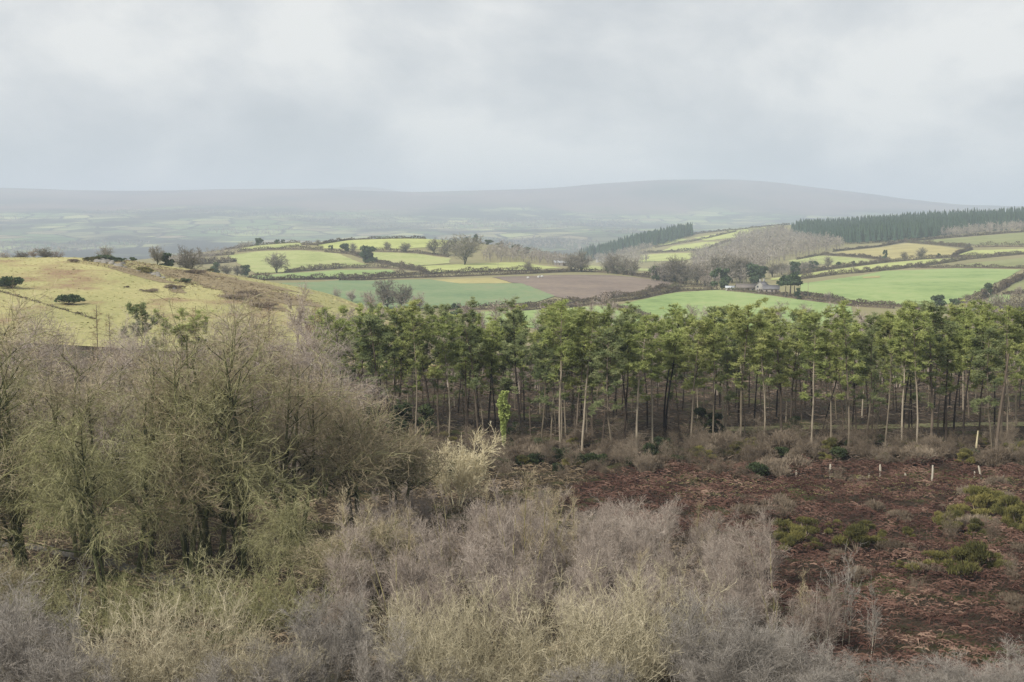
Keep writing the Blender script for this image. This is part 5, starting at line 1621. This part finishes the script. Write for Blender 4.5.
# ================================================================== BRACKEN SLOPE AND EDGE OF THE PINES
def frond_stuff(name, wp, dens, size, mat, label, cat, seed, mound=1.0, seg=2, wid=1.0, sc=2.6):
    g = np.random.default_rng(seed)
    A = np.array(wp)
    sp_ = 1 / math.sqrt(dens)
    X, Y = scatter(wp, sp_, g)
    n = len(X)
    m = np.clip(.45 + 1.1 * fbm(X / 2.2, Y / 2.2, 3), 0, 1.4) * mound
    Z = ground(X, Y) + m * (.55 + .4 * g.random(n)) * .9
    a = g.random(n) * 6.283
    d = norm(np.stack([np.cos(a), np.sin(a), .5 + .5 * g.random(n)], 1))
    L = size[0] + (size[1] - size[0]) * g.random(n)
    P = np.zeros((n, seg + 1, 3))
    P[:, 0] = np.stack([X, Y, Z], 1)
    for q in range(1, seg + 1):
        d = norm(d + np.array([0, 0, -.55]) + .12 * g.normal(size=d.shape))
        P[:, q] = P[:, q - 1] + d * (L / seg)[:, None]
    P[:, :, 2] = np.maximum(P[:, :, 2], ground(P[:, :, 0], P[:, :, 1]) + .02)
    R = wid * (.03 + .04 * g.random(n))[:, None] * np.linspace(1, .25, seg + 1)[None]
    mb = MB()
    tubes(mb, P, R, 2, g, np.clip(.45 + 1.1 * fbm(X / sc, Y / sc, 4) + .4 * (g.random(n) - .5), 0, 1))
    o = new_obj(name, mb.mesh(name), M[mat], kind='stuff')
    tag(o, label, cat)
    return o


frond_stuff('bracken', world_poly([(560, 505), (590, 478), (690, 466), (1080, 468), (1110, 700), (800, 700), (780, 610), (700, 545), (620, 525)], (80, 200)), 16, (.32, .85), 'bracken', 'dark red-brown dead bracken covering the slope at right', 'bracken', 91, mound=1.9)
frond_stuff('undergrowth', world_poly([(-120, 690), (-120, 470), (300, 470), (560, 462), (620, 474), (590, 482), (560, 510), (700, 548), (790, 690)], (80, 200)), 5, (.4, 1.2), 'litter', 'tangled brown undergrowth beneath the trees and thickets', 'undergrowth', 92)
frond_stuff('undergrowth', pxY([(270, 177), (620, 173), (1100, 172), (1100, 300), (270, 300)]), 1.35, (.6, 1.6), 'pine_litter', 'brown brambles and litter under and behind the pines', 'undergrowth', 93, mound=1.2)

frond_stuff('dead_grass', world_poly([(610, 486), (700, 474), (800, 480), (900, 476), (1040, 482), (1040, 494), (920, 500), (800, 498), (700, 500)], (80, 200)), 5, (.3, .8), 'hill_tuft', 'pale dead grass mixed into the upper bracken', 'grass', 94, mound=.9, wid=.5)
frond_stuff('rough_grass', pxY([(-160, 300), (-160, 512), (60, 512), (140, 508), (200, 500), (290, 500), (380, 490), (380, 300)]), .45, (.5, 1.3), 'hill_tuft', 'rough tufts of yellow-green grass over the left-hand hill', 'grass', 96, mound=.15, wid=3.2, sc=14)
for wp_, lab_ in [(world_poly([(60, 262), (105, 259), (140, 262), (175, 269), (215, 276), (262, 286), (300, 296), (322, 305), (270, 300), (225, 292), (180, 286), (140, 276), (100, 267)], (300, 512)), 'brown bracken and heath tufts along the rocky ridge'),
                  (world_poly([(222, 292), (250, 293), (280, 304), (292, 314), (255, 312), (232, 302)], (300, 512)), 'brown bracken tufts low on the grassy hill')]:
    frond_stuff('heath_tufts', wp_, 1.6, (.5, 1.3), 'ridge_tuft', lab_, 'bracken', 97, mound=.7, wid=2.2, sc=7)

# gorse on the bracken slope
GS = [leafy(530 + k, h=2.9, w=2.6, n=4200, lumps=14, leaf=(.16, .36), wid=.14, upw=1.4, clump=.32) for k in range(3)]
GP = [(792, 548, 1.15, 1.1, 'largest green gorse bush at the left of the bracken slope'), (806, 540, .9, 1.1, 'gorse bush joined to the right of the largest one'), (788, 556, .7, 1.1, 'low gorse below the largest gorse bush'), (815, 553, .6, 1.2, 'low gorse right below the largest gorse bush'),
      (834, 533, .55, 1.1, 'small round gorse bush between the two gorse clumps'), (857, 556, 1.15, 1.1, 'dark green gorse bush in the middle of the bracken'), (878, 552, .8, 1.0, 'gorse bush right of the middle one'), (862, 533, .55, 1.2, 'small gorse behind the middle gorse bush'), (908, 540, .5, 1.0, 'little gorse alone in the bracken'),
      (944, 536, 1.1, 1.0, 'tall gorse left in the right-hand gorse patch'), (962, 526, 1.0, 1.1, 'gorse bush at the back of the right-hand patch'), (978, 520, 1.3, 1.15, 'big yellowish gorse bush in the right-hand patch'), (1006, 524, 1.3, 1.1, 'big gorse bush near the right edge'), (1020, 534, 1.2, 1.0, 'gorse bush cut by the right edge'),
      (974, 541, .8, 1.0, 'small gorse bush at the front of the right-hand patch'), (990, 508, 1.0, 1.6, 'yellow-green gorse at the back of the right-hand patch'), (938, 574, .8, 1.4, 'low green gorse in the lower bracken, left one'), (968, 580, 1.25, 1.25, 'dark gorse bush in the lower bracken, middle one'), (1000, 578, .9, 1.2, 'gorse bush in the lower bracken, right one'), (898, 570, .35, 1.0, 'tiny yellow gorse sprig in the lower bracken')]
for k, (px, py, s, wf, lab) in enumerate(GP):
    X, Y, Z = unproj(px, py, 80, 200)
    plant('gorse_bush', GS[k % 3], (X, Y, Z), s * 1.0, k * 1.7, lab, 'bush', 'gorse bushes on the bracken slope', sxy=wf * 1.05)
for k, (px, py, s, wf, lab) in enumerate([(952, 545, 1.0, .9, 'grey twiggy shrub left in the right-hand gorse patch'), (992, 548, 1.1, .9, 'grey twiggy shrub below the big gorse bushes'), (1012, 588, 1.0, .9, 'grey twiggy shrub low at the right edge'), (915, 600, .7, .9, 'grey twiggy shrub alone in lower bracken')]):
    X, Y, Z = unproj(px, py, 80, 200)
    plant('twiggy_shrub', SB[k % 2], (X, Y, Z), s * .42, k, lab, 'shrub', 'grey shrubs on the bracken slope', sxy=wf)
g = np.random.default_rng(98)
for k in range(46):
    px, py = 640 + 400 * g.random(), 480 + 170 * g.random() ** 1.5
    if px < 700 + max(0, (py - 520)) * 1.6:
        continue
    X, Y, Z = unproj(px, py, 80, 200)
    part = 'upper' if py < 510 else ('middle' if py < 560 else 'lower')
    plant('bramble_bush', BRAM[k % 3], (X, Y, Z - .1), .45 + .55 * g.random(), g.random() * 6, f'brown bramble clump scattered in the {part} part of the bracken slope', 'bush', f'bramble clumps in the bracken, {part} part')
# belt of bushes along the foot of the pines
g = np.random.default_rng(95)
for k in range(190):
    px = 400 + (k * 0.618034 % 1.0) * 640
    Y = (162 if px < 780 else 171) + (28 if px < 780 else 19) * g.random()
    r = g.random()
    X, Y, Z = by_col(px, Y)
    zone = 'left' if px < 620 else ('middle' if px < 820 else 'right')
    if r < .15:
        plant('evergreen_bush', DARKB[k % 2], (X, Y, Z), (.5 + .4 * g.random()), g.random() * 6, f'dark green bush at the foot of the pines, {zone} stretch', 'bush', f'green bushes at the pine edge, {zone}')
    elif r < .30:
        plant('gorse_bush', GS[k % 3], (X, Y, Z), .5 + .4 * g.random(), g.random() * 6, f'olive gorse bush at the foot of the pines, {zone} stretch', 'bush', f'gorse at the pine edge, {zone}', sxy=1.2)
    elif r < .62:
        plant('bramble_bush', BRAM[k % 3], (X, Y, Z), (.7 + .7 * g.random()), g.random() * 6, f'brown bramble bush at the foot of the pines, {zone} stretch', 'bush', f'brambles at the pine edge, {zone}')
    else:
        plant('sapling', SB[k % 2], (X, Y, Z), (.3 + .3 * g.random()), g.random() * 6, f'small bare sapling at the foot of the pines, {zone} stretch', 'sapling', f'saplings at the pine edge, {zone}', sxy=1.3)

# pale tree shelters and stakes
M_TUBE = plain('tree_shelter_plastic', C(190, 182, 166), .6, .1, .6)


def tube_mesh(h, r):
    mb = MB()
    g = np.random.default_rng(2)
    P = np.array([[[0, 0, 0], [0, 0, h * .5], [.01, 0, h]]], float)
    tubes(mb, P, np.array([[r, r, r * 1.08]]), 10, g)
    tubes(mb, P[:, ::-1], np.array([[r * .97, r * .9, r * .9]]), 10, g)
    return mb.mesh('tube', True)


for k, (px, py, h, tilt, lab) in enumerate([(830, 479, 1.75, .0, 'pale tree shelter, leftmost before the pines'), (868.6, 480, .8, .05, 'short pale stake left of a tall shelter'), (880, 480, 1.8, -.02, 'pale tree shelter, second tall one from the left'), (905, 480, .8, .0, 'short pale stake between two tall shelters'),
                                         (932, 481, 1.85, .02, 'pale tree shelter, third tall one from the left'), (981, 479, 1.6, -.22, 'tilted white tree shelter near the right edge'), (974, 478, .8, .05, 'short pale stake beside the tilted shelter'), (796, 478, .9, .0, 'short pale stake left of the leftmost tall shelter'), (1003, 479, .8, .1, 'short pale stake right of the tilted shelter')]):
    X, Y, Z = unproj(px, py, 120, 200)
    e = new_obj('tree_shelter', None, loc=(X, Y, Z))
    e.rotation_euler = (0, tilt, 0)
    tag(e, lab, 'tree shelter', 'tree shelters before the pines')
    new_obj('tube', tube_mesh(h, .085 if h > 1 else .06), M_TUBE, e)
    sb = MB()
    sb.box((.12, 0, h * .42), (.05, .05, h * .85))
    new_obj('stake', sb.mesh('stake'), M_WOOD, e)

# ================================================================== HAZE
hb = MB()
x1 = float(np.abs(GX).max()) + 50
zlo, zhi = float(GZ.min()) - 1.0, float(GZ.max()) + 12
hb.box((0, (30060 - 360) / 2, (zlo + zhi) / 2), (2 * x1, 30060 + 360, zhi - zlo))
mh = bpy.data.materials.new('haze')
mh.use_nodes = True
t = mh.node_tree
t.nodes.clear()
pv = N(t, 'ShaderNodeVolumePrincipled')
pv.inputs['Color'].default_value = (.75, .85, 1.0, 1)
pv.inputs['Density'].default_value = 1.45e-4
pv.inputs['Anisotropy'].default_value = .0
mh.cycles.volume_sampling = 'DISTANCE'
ot = N(t, 'ShaderNodeOutputMaterial')
t.links.new(pv.outputs[0], ot.inputs['Volume'])
hz_o = new_obj('haze', hb.mesh('haze'), mh, kind='stuff')
tag(hz_o, 'pale blue winter haze filling the valley air', 'haze')
